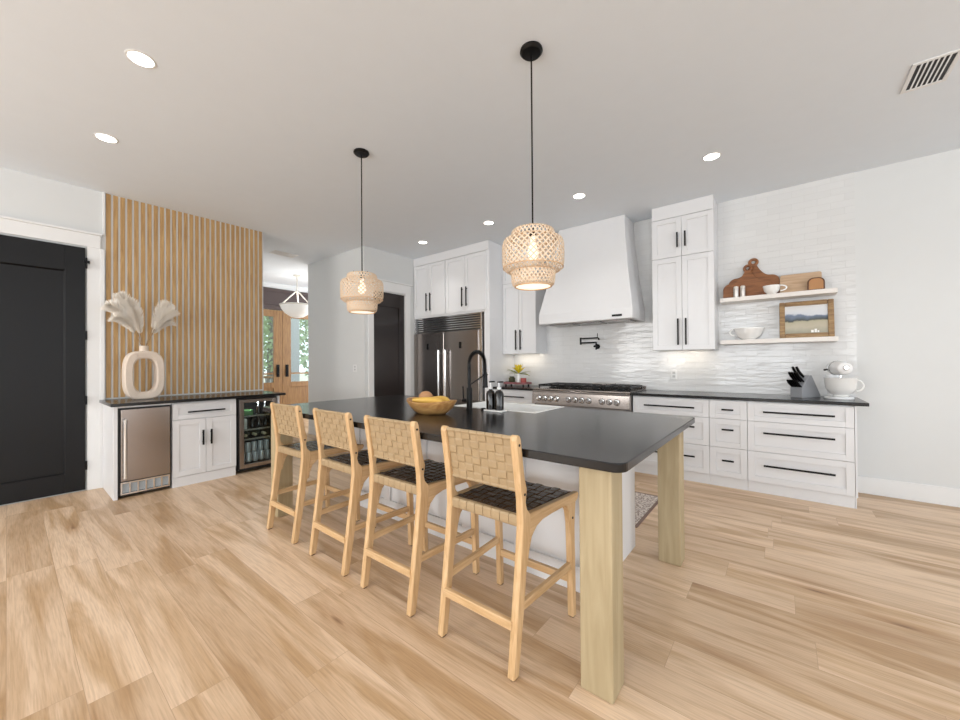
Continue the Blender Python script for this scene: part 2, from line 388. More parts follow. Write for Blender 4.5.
# black door on the left wall, its casing
mb = MB()
fx = FX(XL)
mb.fbox(fx, -.62, .50, .015, 2.47, .002, .012)
for a in ((-.62, -.48), (.36, .50)): mb.fbox(fx, a[0], a[1], .015, 2.47, .012, .03)
mb.fbox(fx, -.48, .36, .015, .20, .012, .03); mb.fbox(fx, -.48, .36, 2.22, 2.47, .012, .03)
# sloped moulding around the recessed panel
for (u0, v0, u1, v1, du, dv) in ((-.48, .20, .36, .20, 0, 1), (-.48, 2.22, .36, 2.22, 0, -1), (-.48, .20, -.48, 2.22, 1, 0), (.36, .20, .36, 2.22, -1, 0)):
    a = [fx(u0, v0, .030), fx(u1, v1, .030), fx(u1 + du * .014, v1 + dv * .014, .012), fx(u0 + du * .014, v0 + dv * .014, .012), fx(u0, v0, .012), fx(u1, v1, .012)]
    q = [mb.b.verts.new(p) for p in a]; mb.b.faces.new((q[0], q[1], q[2], q[3])); mb.b.faces.new((q[4], q[5], q[1], q[0])); mb.b.faces.new((q[3], q[2], q[5], q[4])); mb.b.faces.new((q[0], q[3], q[4])); mb.b.faces.new((q[1], q[5], q[2]))
d1 = struct('door_1', mb, DOORBLK, bevel=.003)
for z in (.26, .92, 1.58):
    obj('door_hinge', MB().fbox(fx, .492, .512, z - .045, z + .045, .03, .042), BLACKM, d1, bevel=.002)
obj('door_stop', MB().fbox(fx, .485, .53, 2.315, 2.34, .03, .05).fbox(fx, .50, .512, 2.26, 2.37, .03, .055), BLACKM, d1, bevel=.002)
mb = MB().fbox(fx, .512, .61, 0, 2.49, .001, .022).fbox(fx, -.74, -.635, 0, 2.49, .001, .022)
mb.fbox(fx, -.74, .61, 2.49, 2.62, .001, .024).fbox(fx, -.75, .62, 2.62, 2.64, .001, .05)
struct('trim_2', mb, TRIM, bevel=.002)
struct('trim_3', MB().fbox(fx, .61, .64, 0, 2.485, .001, .03).fbox(fx, .625, .645, 2.64, H, .001, .02), TRIM, bevel=.002)

# pantry door (dark) in its opening
mb = MB(); fx = FX(-5.06)
mb.fbox(fx, 3.602, 4.248, .015, 2.43, -.02, .0)
for a in ((3.602, 3.71), (4.14, 4.248)): mb.fbox(fx, a[0], a[1], .015, 2.43, 0, .018)
mb.fbox(fx, 3.71, 4.14, .015, .2, 0, .018); mb.fbox(fx, 3.71, 4.14, 2.2, 2.43, 0, .018)
d2 = struct('door_2', mb, DOORBRN, bevel=.003)
fx = FX(-5.02)
mb = MB().fbox(fx, 3.50, 3.60, 0, 2.45, .001, .02).fbox(fx, 4.25, 4.35, 0, 2.45, .001, .02)
mb.fbox(fx, 3.49, 4.36, 2.45, 2.60, .001, .022).fbox(fx, 3.47, 4.38, 2.60, 2.62, .001, .05)
struct('trim_4', mb, TRIM, bevel=.002)

# entry doors, transom
fx = FX(-8.94)
struct('trim_5', MB().fbox(fx, 2.98, 4.88, 2.50, 2.97, -.04, .05).fbox(fx, 2.98, 4.88, 2.60, 2.63, .05, .07).fbox(fx, 2.98, 4.88, 2.9, 2.97, .05, .07), BROWNW, bevel=.003)
struct('trim_6', MB().fbox(fx, 2.9, 3.03, 0, 2.5, .041, .06).fbox(fx, 4.84, 4.97, 0, 2.5, .041, .06), ENTRYW, bevel=.003)
def entry_leaf(n, a, b_, hy):
    mb = MB()
    for u0, u1, v0, v1 in ((a, a + .19, .02, 2.49), (b_ - .19, b_, .02, 2.49), (a + .19, b_ - .19, .02, .22), (a + .19, b_ - .19, .74, .86), (a + .19, b_ - .19, 2.34, 2.49)):
        mb.fbox(fx, u0, u1, v0, v1, -.02, .03)
    mb.fbox(fx, a + .19, b_ - .19, .22, .74, -.01, .01)
    d = struct('door_%d' % n, mb, ENTRYW, bevel=.004)
    obj('door_pane', MB().fbox(fx, a + .19, b_ - .19, .86, 2.34, .0, .008), GLASS, d)
    obj('door_muntin', MB().fbox(fx, a + .19, b_ - .19, 1.04, 1.075, .008, .02), ENTRYW, d)
    obj('door_handle', MB().fbox(fx, hy - .035, hy + .035, .98, 1.26, .03, .04).tube([(-8.90, hy, 1.02), (-8.855, hy, 1.05), (-8.855, hy, 1.19), (-8.90, hy, 1.22)], .012), BLACKM, d, bevel=.003)
entry_leaf(3, 3.03, 3.93, 3.83); entry_leaf(4, 3.935, 4.84, 4.03)

# outside beyond the entry doors
struct('ground', MB().box(-60, -9.1, -30, 40, -.3, -.1), GROUND)
struct('porch_floor', MB().box(-11.6, -9.05, 1, 8, -.1, -.02), PORCHW)
t = thing('porch_post', (-11.2, 5.25, -.02), 'grey timber porch post seen through the entry door glass', 'post')
obj('shaft', MB().box(-11.32, -11.08, 5.12, 5.38, .12, 2.9), PORCHW, t, bevel=.01); obj('plinth', MB().box(-11.36, -11.04, 5.08, 5.42, -.02, .12), PORCHW, t, bevel=.01)
t = thing('porch_railing', (-11.2, 4, -.02), 'low wooden porch railing outside the entry doors', 'railing')
obj('top_rail', MB().box(-11.24, -11.16, 2.0, 5.07, .88, .94), ENTRYW, t, bevel=.01)
mb = MB()
for i in range(24): mb.box(-11.215, -11.185, 2.1 + i * .125, 2.13 + i * .125, .1, .88)
mb.box(-11.23, -11.17, 2.0, 5.07, .06, .1); obj('baluster_row', mb, PORCHW, t)
TR = ['slim pale-trunked tree straight beyond left entry door glass', 'tall bare-trunked tree beyond the right entry door glass', 'leafy tree close behind the porch railing',
      'broad green tree farthest beyond the porch', 'slender tree beside the grey porch post', 'bushy tree between the two entry door leaves']
for i, (x, y, r, h) in enumerate(((-17, 5.6, .14, 6), (-20, 8.2, .16, 7), (-15, 8.4, .1, 5), (-28, 13.2, .25, 9), (-18.5, 11.6, .13, 6), (-25, 9.0, .2, 7))):
    t = thing('tree', (x, y, -.1), TR[i], 'tree', 'trees beyond the entry doors')
    obj('trunk', MB().tube([(x, y, -.1), (x + .1, y, h * .35), (x - .05, y + .1, h * .9)], [r, r * .8, r * .3]), BARK, t, smooth=True)
    mb = MB()
    for k in range(1500):
        a = random.uniform(0, 2 * PI); q = random.random() ** .5 * h * .17; z = random.uniform(.12, 1) * h
        q *= .5 + math.sin(PI * min(1, z / h)) * .8
        c = Vector((x + q * math.cos(a), y + q * math.sin(a), z)); s = random.uniform(.07, .16)
        u = Vector((random.gauss(0, 1), random.gauss(0, 1), random.gauss(0, 1))).normalized(); v = u.orthogonal().normalized()
        vs_ = [mb.b.verts.new(c + u * s), mb.b.verts.new(c + v * s * .6), mb.b.verts.new(c - u * s), mb.b.verts.new(c - v * s * .6)]
        mb.b.faces.new(vs_)
    obj('crown', mb, FOL, t)

# ------------------------------------------------------------------ slat wall
t = thing('slat_panel', (XL, 1.41, .93), 'vertical oak slat feature panel on the white wall above the bar counter', 'wall panel')
mb = MB(); y = .652
while y < 2.17:
    mb.box(XL + .001, XL + .0095, y, y + .037, .93, H - .004); y += .0553
obj('slats', mb, SLAT, t, bevel=.0015)

# ------------------------------------------------------------------ cabinet helpers
def shaker(mb, fr, u0, u1, v0, v1, th=.02, rail=.055):
    g = .002; u0 += g; u1 -= g; v0 += g; v1 -= g
    r = min(rail, (v1 - v0) * .27)
    mb.fbox(fr, u0, u0 + rail, v0, v1, 0, th); mb.fbox(fr, u1 - rail, u1, v0, v1, 0, th)
    mb.fbox(fr, u0 + rail, u1 - rail, v0, v0 + r, 0, th); mb.fbox(fr, u0 + rail, u1 - rail, v1 - r, v1, 0, th)
    mb.fbox(fr, u0 + rail, u1 - rail, v0 + r, v1 - r, 0, th - .011)
    return mb
def hpull(fr, uc, v, L, w0=.02):
    mb = MB().fbox(fr, uc - L / 2, uc + L / 2, v - .008, v + .008, w0 + .022, w0 + .036)
    for u in (uc - L / 2 + .03, uc + L / 2 - .03): mb.fbox(fr, u - .005, u + .005, v - .005, v + .005, w0, w0 + .024)
    return mb
def vpull(fr, u, vc, L, w0=.02):
    mb = MB().fbox(fr, u - .008, u + .008, vc - L / 2, vc + L / 2, w0 + .022, w0 + .036)
    for v in (vc - L / 2 + .03, vc + L / 2 - .03): mb.fbox(fr, u - .005, u + .005, v - .005, v + .005, w0, w0 + .024)
    return mb
def front(kind, t, fr, u0, u1, v0, v1, handle, m=CAB, **k):
    d = obj(kind, shaker(MB(), fr, u0, u1, v0, v1, **k), m, t, bevel=.0015)
    obj('handle', handle, BLACKM, d, bevel=.0015); return d

# ---- base cabinets under the tile (front plane y = 4.53, fronts stand out .02)
YF = 4.53; fy = FY(YF)
def base_cab(x0, x1, label, hl):
    t = thing('base_cabinet', ((x0 + x1) / 2, 4.8, 0), label, 'cabinet', 'white base cabinets along the range wall')
    obj('cabinet_body', MB().box(x0 + .001, x1 - .001, YF, YW - .012, .1, .883), CAB, t)
    obj('plinth', MB().box(x0 + .001, x1 - .001, YF + .005, YF + .03, 0, .1), CAB, t)
    for v0, v1, hv in ((.69, .875, .785), (.40, .69, .565 + .02), (.105, .40, .275)):
        front('drawer', t, fy, x0, x1, v0, v1, hpull(fy, (x0 + x1) / 2, hv, hl))
    return t
base_cab(-1.345, -.585, 'white three-drawer base cabinet beside the range, long black pulls, partly behind the island', .50)
base_cab(-.585, -.265, 'narrow white base cabinet of three small drawers with short black pulls', .10)
t = base_cab(-.265, .485, 'wide white three-drawer base cabinet at the right end of the run', .50)
obj('end_panel', MB().box(.486, .50, YF - .02, YW - .017, .1, .883).box(.486, .495, YF + .005, YW - .017, 0, .1), CAB, t)
t = thing('base_cabinet', (-3.0, 4.8, 0), 'white base cabinet between fridge surround and range', 'cabinet', 'white base cabinets along the range wall')
obj('cabinet_body', MB().box(-3.368, -2.652, YF, YW - .012, .1, .883), CAB, t); obj('plinth', MB().box(-3.368, -2.652, YF + .005, YF + .03, 0, .1), CAB, t)
front('drawer', t, fy, -3.368, -2.652, .69, .875, hpull(fy, -2.97, .785, .34))
front('door', t, fy, -3.368, -3.01, .105, .69, vpull(fy, -3.05, .56, .16)); front('door', t, fy, -3.01, -2.652, .105, .69, vpull(fy, -2.97, .56, .16))
def slab(x0, x1, y0, y1, z0=.885, z1=.915): return MB().box(x0, x1, y0, y1, z0, z1)
solo('countertop', slab(-1.345, .57, 4.469, YW - .012), BLACKTOP, (-.4, 4.8, .885), 'long black stone countertop over the drawers right of the range', 'countertop', bevel=.004)
solo('countertop', slab(-3.368, -2.652, 4.469, YW - .012), BLACKTOP, (-3, 4.8, .885), 'short black stone countertop between fridge and range', 'countertop', bevel=.004)

# ---- refrigerator surround
YR = 4.462; fr_ = FY(YR)
t = thing('refrigerator_cabinet', (-4.2, 4.8, 0), 'tall white cabinet surround with four upper doors around the steel refrigerator', 'cabinet')
mb = MB().box(-3.47, -3.375, YR, YW - .002, 0, 2.04).box(-5.018, -3.375, YR, YW - .002, 2.04, H - .002)
obj('cabinet_body', mb, CAB, t, bevel=.002)
obj('side_panel', MB().box(-3.375, -3.37, YR, YW - .012, 0, 1.94).box(-3.375, -3.37, YR, YW - .012, 1.945, H - .002), CAB, t)
obj('filler', MB().fbox(fr_, -5.015, -3.375, 2.95, H - .003, 0, .022), CAB, t)
for u0, u1, hu in ((-5.01, -4.635, -4.68), (-4.635, -4.265, -4.59), (-4.25, -3.835, -3.88), (-3.835, -3.42, -3.79)):
    front('door', t, fr_, u0, u1, 2.07, 2.945, vpull(fr_, hu, 2.30, .30))
# fridge
t = thing('refrigerator', (-4.25, 4.8, 0), 'wide brushed steel double-door refrigerator with louvred grille on top', 'refrigerator')
obj('body', MB().box(-5.0, -3.50, 4.50, 5.05, .02, 2.03), STEELD, t, bevel=.004)
obj('frame', MB().fbox(fr_, -5.01, -4.985, 1.78, 2.035, 0, .02).fbox(fr_, -3.53, -3.505, 1.78, 2.035, 0, .02).fbox(fr_, -4.985, -3.53, 2.015, 2.035, 0, .02).fbox(fr_, -3.56, -3.505, .0, 1.78, -.02, .015), CHROME, t, bevel=.002)
mb = MB()
for k in range(6):
    z = 1.80 + k * .036
    mb.prism([(-.03, z - .004), (.012, z + .006), (.012, z + .018), (-.03, z + .008)], lambda w_, v: fr_(-4.985, v, w_), lambda w_, v: fr_(-3.53, v, w_))
obj('grille', mb, CHROME, t)
for u0, u1, hu, dx in ((-5.005, -4.29, -4.36, -4.66), (-4.28, -3.565, -4.21, -3.93)):
    d = obj('door', MB().fbox(fr_, u0, u1, .10, 1.775, -.03, .03), STEEL, t, bevel=.006)
    mb = MB().tube([fr_(hu, .45, .085), fr_(hu, 1.48, .085)], .016, 14)
    for v in (.5, 1.43): mb.tube([fr_(hu, v, .03), fr_(hu, v, .085)], .014, 10); mb.tube([fr_(hu, v - .02, .085), fr_(hu, v + .02, .085)], .021, 14)
    obj('handle', mb, CHROME, d, smooth=True)
    obj('display', MB().fbox(fr_, dx - .025, dx + .025, 1.50, 1.60, .03, .034), BLACKM, d, bevel=.004)
obj('kick_panel', MB().fbox(fr_, -5.0, -3.505, 0, .09, -.05, -.03), DARKIN, t)

# ---- wall cabinets
YU = 4.81; fu = FY(YU)
def wall_cab(x0, x1, z0, label, up0, up1):
    t = thing('wall_cabinet', ((x0 + x1) / 2, YW, z0), label, 'cabinet', 'white wall cabinets on the tiled wall')
    obj('cabinet_body', MB().box(x0 + .001, x1 - .001, YU, YW - .0105, z0, H - .002), CAB, t, bevel=.002)
    xm = (x0 + x1) / 2
    for u0, u1, hu in ((x0, xm, xm - .04), (xm, x1, xm + .04)):
        front('door', t, fu, u0, u1, z0 + .004, 2.47, vpull(fu, hu, z0 + .21, .30))
        front('door', t, fu, u0, u1, 2.475, 2.93, vpull(fu, hu, 2.66, .17))
    obj('filler', MB().fbox(fu, x0 + .001, x1 - .001, 2.935, H - .003, 0, .02), CAB, t)
    return t
wall_cab(-3.369, -2.78, 1.40, 'two-tier white wall cabinet between fridge surround and range hood', 0, 0)
wall_cab(-1.19, -.56, 1.40, 'two-tier white wall cabinet between hood and open shelves', 0, 0)
for x in (-3.05, -.87): area('under_cabinet_lamp', (x, 4.97, 1.392), (0, .25, -1), .45, .03, .7, (1, .88, .72))

# ---- hood
t = thing('range_hood', (-1.94, YW, 1.77), 'large white plaster range hood tapering up to the ceiling above the range', 'range hood')
secs = [(-1.985, .625, 4.58, 1.79), (-1.985, .625, 4.58, 1.92)]
for k in range(1, 13):
    q = k / 12; e = 1 - (1 - q) ** 1.3
    secs.append((-1.985 + .05 * q, .625 - .18 * e, 4.58 + .165 * e, 1.92 + (H - .002 - 1.92) * q))
mb = MB(); rings = []
for xc, hw, yf_, z in secs: rings.append([mb.b.verts.new((xc + s * hw, y, z)) for s, y in ((-1, YW - .012), (-1, yf_), (1, yf_), (1, YW - .012))])
for a, b_ in zip(rings, rings[1:]):
    for i in range(4): mb.b.faces.new((a[i], a[(i + 1) % 4], b_[(i + 1) % 4], b_[i]))
mb.b.faces.new(rings[-1])
# underside rim, open to the liner
ir = [mb.b.verts.new((-1.985 + s * .575, y, 1.79)) for s, y in ((-1, YW - .04), (-1, 4.68), (1, 4.68), (1, YW - .04))]
for i in range(4): mb.b.faces.new((rings[0][i], rings[0][(i + 1) % 4], ir[(i + 1) % 4], ir[i]))
obj('hood_shell', mb, CAB, t, bevel=.006)
mb = MB().box(-2.56, -1.41, 4.68, YW - .04, 1.795, 1.86)
for i in range(3): mb.box(-2.53 + i * .375, -2.19 + i * .375, 4.74, 5.0, 1.782, 1.795)
obj('liner', mb, STEELD, t)
obj('badge', MB().box(-1.60, -1.48, 4.574, 4.5795, 1.82, 1.845), BLACKM, t)

# ---- range
t = thing('range', (-1.98, 4.8, 0), 'wide professional stainless steel gas range with black grates and eleven knobs', 'range')
x0, x1 = -2.625, -1.352
obj('body', MB().box(x0, x1, 4.47, 5.09, .12, .90), STEELD, t, bevel=.004)
obj('control_panel', MB().prism([(4.47, .72), (4.405, .725), (4.415, .875), (4.43, .90), (4.47, .905)], lambda y, z: (x0, y, z), lambda y, z: (x1, y, z)), STEEL, t, bevel=.003)
obj('cooktop', MB().box(x0, x1, 4.44, 5.09, .905, .925), STEEL, t, bevel=.004)
for i in range(11):
    u = x0 + .10 + (.085 * i if i < 4 else .075 + .085 * i if i < 8 else .15 + .085 * i) * 1.03
    mt = Matrix.Rotation(R(90), 3, 'X')
    k = obj('knob', MB().lathe([(.031, 0), (.031, .006), (.022, .008), (.02, .035), (.016, .04), (0.0001, .04)], (u, 4.41, .80), 20, mt), CHROME, t, smooth=True)
    obj('bezel', MB().lathe([(.037, 0), (.037, .003), (.0001, .003)], (u, 4.4105, .80), 20, mt), BLACKM, k)
for g in range(4):
    a = x0 + .04 + g * .305; mb = MB(); z = .965
    if g == 9:
        obj('griddle', MB().box(a, a + .29, 4.50, 5.03, .926, .955), STEELD, t, bevel=.006); continue
    for yy in (4.52, 4.65, 4.78, 4.90, 5.03): mb.box(a, a + .29, yy - .007, yy + .007, z - .01, z + .012)
    for xx in (.0, .095, .19, .276): mb.box(a + xx, a + xx + .014, 4.52, 5.03, z - .01, z + .012)
    for xx in (.0, .276):
        for yy in (4.52, 5.018): mb.box(a + xx, a + xx + .014, yy, yy + .012, .925, z)
    obj('grate', mb, BLACKM, t, bevel=.002)
    if g == 2: obj('griddle', MB().box(a + .02, a + .27, 4.80, 5.02, .9785, .990), STEEL, t, bevel=.004)
    for yy in (4.65, 4.90): obj('burner', MB().lathe([(.05, 0), (.05, .01), (.03, .012), (.03, .02), (.0001, .02)], (a + .145, yy, .9255), 20), BLACKM, t)
obj('backguard', MB().box(x0, x1, 5.092, 5.106, .905, .96), STEEL, t, bevel=.002)
for a, b_ in ((x0 + .01, x0 + .80), (x0 + .82, x1 - .01)):
    d = obj('oven_door', MB().box(a, b_, 4.44, 4.468, .17, .69), STEEL, t, bevel=.004)
    mb = MB().tube([(a + .04, 4.38, .655), (b_ - .04, 4.38, .655)], .014, 12)
    for u in (a + .08, b_ - .08): mb.tube([(u, 4.38, .655), (u, 4.44, .655)], .011, 8)
    obj('handle', mb, CHROME, d, smooth=True)
for u in (x0 + .06, x1 - .06):
    for yy in (4.52, 5.0): obj('foot', MB().tube([(u, yy, 0), (u, yy, .12)], .02, 10), CHROME, t)

# ---- pot filler
t = thing('pot_filler', (-1.985, YW - .012, 1.50), 'black folding pot filler tap on the tiled wall above the range', 'tap')
obj('rosette', MB().lathe([(.034, 0), (.034, .012), (.012, .014), (.012, .06), (.0001, .06)], (-1.985, YW - .0105, 1.485), 20, Matrix.Rotation(R(90), 3, 'X')), BLACKM, t, smooth=True)
obj('arm', MB().tube([(-1.985, 5.05, 1.44), (-1.985, 5.05, 1.545)], .011, 10).tube([(-1.985, 5.05, 1.54), (-2.20, 5.03, 1.54)], .010, 10).tube([(-2.20, 5.03, 1.515), (-2.20, 5.03, 1.615)], .013, 10), BLACKM, t, smooth=True)
obj('spout', MB().tube([(-2.20, 5.03, 1.60), (-1.95, 5.01, 1.60), (-1.935, 5.01, 1.595), (-1.93, 5.01, 1.57)], .010, 10), BLACKM, t, smooth=True)
obj('lever', MB().tube([(-1.95, 5.01, 1.605), (-1.95, 5.01, 1.66)], .005, 8).tube([(-1.985, 5.04, 1.485), (-1.985, 4.99, 1.485)], .016, 10), BLACKM, t)

# ---- outlets / switches
def plate(fr, u, v, label, two=False, w_=.07):
    t = thing('wall_plate', fr(u, v, 0), label, 'wall plate')
    obj('cover', MB().fbox(fr, u - w_ / 2, u + w_ / 2, v - .058, v + .058, .001, .006), TRIM, t, bevel=.002)
    for dv in (-.022, .022): obj('socket', MB().fbox(fr, u - .016, u + .016, v + dv - .014, v + dv + .014, .006, .008), mat('socket_grey', (190, 190, 190), .5), t)
plate(FY(YW - .0105), -1.03, 1.11, 'white outlet on the tile below the wall cabinet right of the range')
plate(FY(3.44), -5.27, 1.20, 'white double switch plate on the bare pantry wall', w_=.115)

# ---- floating shelves
for z, lab in ((1.915, 'upper white floating shelf holding cutting boards'), (1.455, 'lower white floating shelf holding a bowl and framed picture')):
    solo('floating_shelf', MB().box(-.52, .425, 4.89, YW - .0115, z, z + .045), SHELFW, (-.05, YW, z), lab, 'shelf', 'open shelves on the tiled wall', bevel=.003)
ZS1, ZS2 = 1.96, 1.50

def board(name, cx, yb, z0, hw, side, sh, top, ring_r, m, label, lean=.10, edge=None, hole=None):
    pts = [(hw * .95, 0), (hw, .012), (hw, side - .07)]
    for k in range(1, 7): a = PI / 2 * k / 6; pts.append((hw - .075 + .075 * math.cos(a), side - .07 + .07 * math.sin(a)))
    for k in range(1, 9):                       # hollow sweep from the shoulder up to the neck
        q = k / 8; pts.append((hw - .075 + (.026 - hw + .075) * q, side + (sh - side) * q ** 2.2))
    cz = top - ring_r
    a0 = math.atan2(sh + .01 - cz, .04)
    for k in range(0, 13):
        a = -PI * .28 + (PI + PI * .56) * k / 12; pts.append((ring_r * math.cos(a), cz + ring_r * math.sin(a)))
    n0 = len(pts) - 13
    left = [(-x, z) for x, z in pts[:n0]][::-1]
    pts = pts + left
    # board with a hole: bridge outer outline with an inner circle by two halves
    t = thing(name, (cx, yb, z0), label, 'cutting board', 'boards on the upper shelf')
    body = [p for p in pts]
    def f(dy):
        return lambda x, z: (cx + x, yb + dy + z * math.tan(lean), z0 + z)
    b2 = [p for i, p in enumerate(pts) if not (n0 <= i < n0 + 13)]
    mb = MB().prism(b2, f(0), f(.018)); obj('board', mb, m, t, bevel=.003)
    mb = MB().tube([f(.009)(ring_r * .70 * math.cos(a), cz + ring_r * .70 * math.sin(a)) for a in [2 * PI * k / 24 for k in range(24)]], ring_r * .34, 8, True)
    obj('handle', mb, WALNUT, t, smooth=True)
    return t
board('cutting_board', -.275, 4.985, ZS1, .225, .17, .29, .365, .043, WALNUT, 'walnut cutting board with small ring handle, at the left of the upper shelf', .16)
board('cutting_board', -.228, 5.03, ZS1, .225, .23, .36, .435, .046, WALNUT, 'taller walnut cutting board with ring handle, behind the left one', .13)
def flatboard(name, cx, w_, h_, yb, lean, m, label, r=.02, em=None):
    t = thing(name, (cx, yb, ZS1), label, 'cutting board', 'boards on the upper shelf')
    def outl(i):
        p = [(w_ / 2 - i, i), (w_ / 2 - i, h_ - r)]
        p += [(w_ / 2 - r + (r - i) * math.cos(a), h_ - r + (r - i) * math.sin(a)) for a in [PI / 2 * k / 5 for k in range(1, 6)]]
        return p + [(-x, z) for x, z in p[::-1]]
    def f(dy): return lambda x, z: (cx + x, yb + dy + z * math.tan(lean), ZS1 + z)
    if em:
        obj('rim', MB().prism(outl(0), f(.002), f(.02)), em, t, bevel=.002); obj('board', MB().prism(outl(.012), f(-.001), f(.015)), m, t)
    else: obj('board', MB().prism(outl(0), f(0), f(.018)), m, t, bevel=.003)
flatboard('cutting_board', .160, .325, .20, 5.0, .2, PALEB, 'pale rectangular cutting board leaning behind the white cup')
flatboard('cutting_board', .275, .13, .13, 4.94, .12, mat('toasted_board', (186, 134, 86), .5, var=.2), 'small round-topped board with dark brown edge, right end of upper shelf', .05, DARKEDGE)
for x, lab in ((-.375, 'left metal shaker standing before the walnut boards'), (-.315, 'right metal shaker standing before the walnut boards')):
    t = thing('shaker', (x, 4.93, ZS1), lab, 'shaker', 'pair of shakers on the upper shelf')
    obj('body', MB().lathe([(.024, 0), (.025, .004), (.025, .095), (.0001, .096)], (x, 4.93, ZS1), 20), mat('pewter', (190, 184, 178), .35, .8), t, smooth=True)
    obj('cap', MB().lathe([(.023, .096), (.023, .112), (.015, .12), (.0001, .121)], (x, 4.93, ZS1), 20), mat('pale_cap', (220, 214, 206), .4), t, smooth=True)
def vessel(c, prof, n=36): # prof outer bottom->rim then inner back down
    return MB().lathe(prof, c, n)
t = thing('cup', (-.07, 4.922, ZS1), 'wide white ceramic cup in front of the walnut boards', 'cup')
obj('body', vessel((-.07, 4.922, ZS1), [(.036, 0), (.04, .006), (.062, .03), (.074, .085), (.069, .085), (.056, .032), (.03, .012), (.0001, .012)]), CERAM, t, smooth=True)
obj('handle', MB().tube([(-.07 + .07 + .05 * math.sin(a), 4.922, ZS1 + .055 + .028 * math.cos(a)) for a in [PI * k / 10 for k in range(11)]], .007, 8), CERAM, t, smooth=True)
t = thing('batter_bowl', (-.27, 4.99, ZS2), 'white mixing bowl with a rim and side handle on the lower shelf', 'bowl')
obj('body', vessel((-.27, 4.99, ZS2), [(.06, 0), (.065, .008), (.105, .04), (.13, .10), (.133, .112), (.138, .113), (.138, .125), (.128, .125), (.118, .09), (.09, .04), (.05, .015), (.0001, .015)]), CERAM, t, smooth=True)
obj('handle', MB().tube([(-.27 - .125 - .045 * math.sin(a), 4.99, ZS2 + .085 + .035 * math.cos(a)) for a in [PI * k / 10 for k in range(11)]], .009, 8), CERAM, t, smooth=True)

# framed landscape
def paint():
    m, t, b = nm('landscape_paint'); N = t.nodes; L = t.links
    tc = N.new('ShaderNodeTexCoord'); sp = N.new('ShaderNodeSeparateXYZ'); L.new(tc.outputs['Object'], sp.inputs[0])
    n = N.new('ShaderNodeTexNoise'); n.inputs['Scale'].default_value = 11; n.inputs['Detail'].default_value = 6; L.new(tc.outputs['Object'], n.inputs['Vector'])
    ma = N.new('ShaderNodeMath'); ma.operation = 'MULTIPLY_ADD'; ma.inputs[1].default_value = .09; L.new(n.outputs['Fac'], ma.inputs[0]); L.new(sp.outputs['Z'], ma.inputs[2])
    mr = N.new('ShaderNodeMapRange'); mr.inputs['From Min'].default_value = .09; mr.inputs['From Max'].default_value = .35; L.new(ma.outputs[0], mr.inputs[0])
    cr = N.new('ShaderNodeValToRGB'); cr.color_ramp.interpolation = 'LINEAR'; e = cr.color_ramp.elements
    e[0].position = 0; e[0].color = lin((150, 148, 132)); e[1].position = 1; e[1].color = lin((222, 222, 222))
    for p, c in ((.25, (186, 178, 158)), (.44, (176, 170, 146)), (.50, (70, 74, 72)), (.56, (88, 98, 108)), (.68, (112, 126, 148)), (.74, (206, 210, 216))):
        k = e.new(p); k.color = lin(c)
    L.new(mr.outputs[0], cr.inputs[0]); L.new(cr.outputs[0], b.inputs['Base Color']); b.inputs['Roughness'].default_value = .4
    return m
px0, px1, pz1, yb = -.01, .405, .37, 4.97
t = thing('framed_picture', (.15, yb, ZS2), 'framed landscape of blue hills and pale fields leaning on the lower shelf', 'picture')
def lf(u, v, w_): return (u, yb - w_ + v * .12, ZS2 + v)
mb = MB()
for a in ((px0, px0 + .045, 0, pz1), (px1 - .045, px1, 0, pz1), (px0 + .045, px1 - .045, 0, .045), (px0 + .045, px1 - .045, pz1 - .045, pz1)):
    mb.fbox(lf, a[0], a[1], a[2], a[3], 0, .022)
obj('frame', mb, GOLDF, t, bevel=.006)
obj('painting', MB().fbox(lf, px0 + .045, px1 - .045, .045, pz1 - .045, .004, .010), paint(), t)
obj('painted_flowers', MB().fbox(lf, .235, .255, .05, .075, .010, .011).fbox(lf, .26, .278, .05, .085, .010, .011).fbox(lf, .282, .295, .05, .07, .010, .011), CERAM, t)

# knife block with knives
ang = R(-38); KB = Vector((.16, 4.83, .915)); rot = Matrix.Rotation(ang, 3, 'Z')
def kf(x, y, z): return tuple(KB + rot @ Vector((x, y, z)))
t = thing('knife_block', KB, 'grey slanted knife block on the counter under the shelves', 'knife block')
prof = [(-.08, 0), (-.08, .09), (.01, .215), (.04, .215), (.15, .02), (.15, 0)]
obj('block', MB().prism(prof, lambda y, z: kf(-.055, y, z), lambda y, z: kf(.055, y, z)), GREYB, t, bevel=.003)
obj('emblem', MB().lathe([(.008, 0), (.008, .002), (.0001, .002)], kf(0, -.0702, .04), 12, rot @ Matrix.Rotation(R(90), 3, 'X')), BLACKM, t)
nrm = Vector((0, -.115, .14)).normalized()       # outwards from the sloping face
k0 = None
KL = ['lower row of the knife block', 'upper part of the knife block']
words = ['first', 'second', 'third', 'fourth', 'fifth', 'sixth']
def knife(i, x, q, L, r, label):
    base = Vector((x, -.08 + .09 * q, .09 + .125 * q)) + nrm * .002
    mb = MB(); n = 6; path = []; rad = []
    for k in range(n + 1):
        s = k / n; p = base + nrm * (L * s) + Vector((0, -.012 * math.sin(PI * s), -.01 * s * s)); path.append(kf(*p)); rad.append(r * (1 + .15 * math.sin(PI * s)) * (.8 if k == 0 else 1))
    o = thing('kitchen_knife', kf(*base), label, 'knife', 'black-handled knives in the knife block')
    obj('handle', MB().tube(path, rad, 8), BLACKM, o, smooth=True)
    mb = MB()
    for s in (.3, .6, .85):
        p = base + nrm * (L * s) + Vector((0, -.012 * math.sin(PI * s), -.01 * s * s)); mb.tube([kf(p.x - r * 1.08, p.y, p.z), kf(p.x + r * 1.08, p.y, p.z)], .0022, 6)
    obj('rivet', mb, CHROME, o)
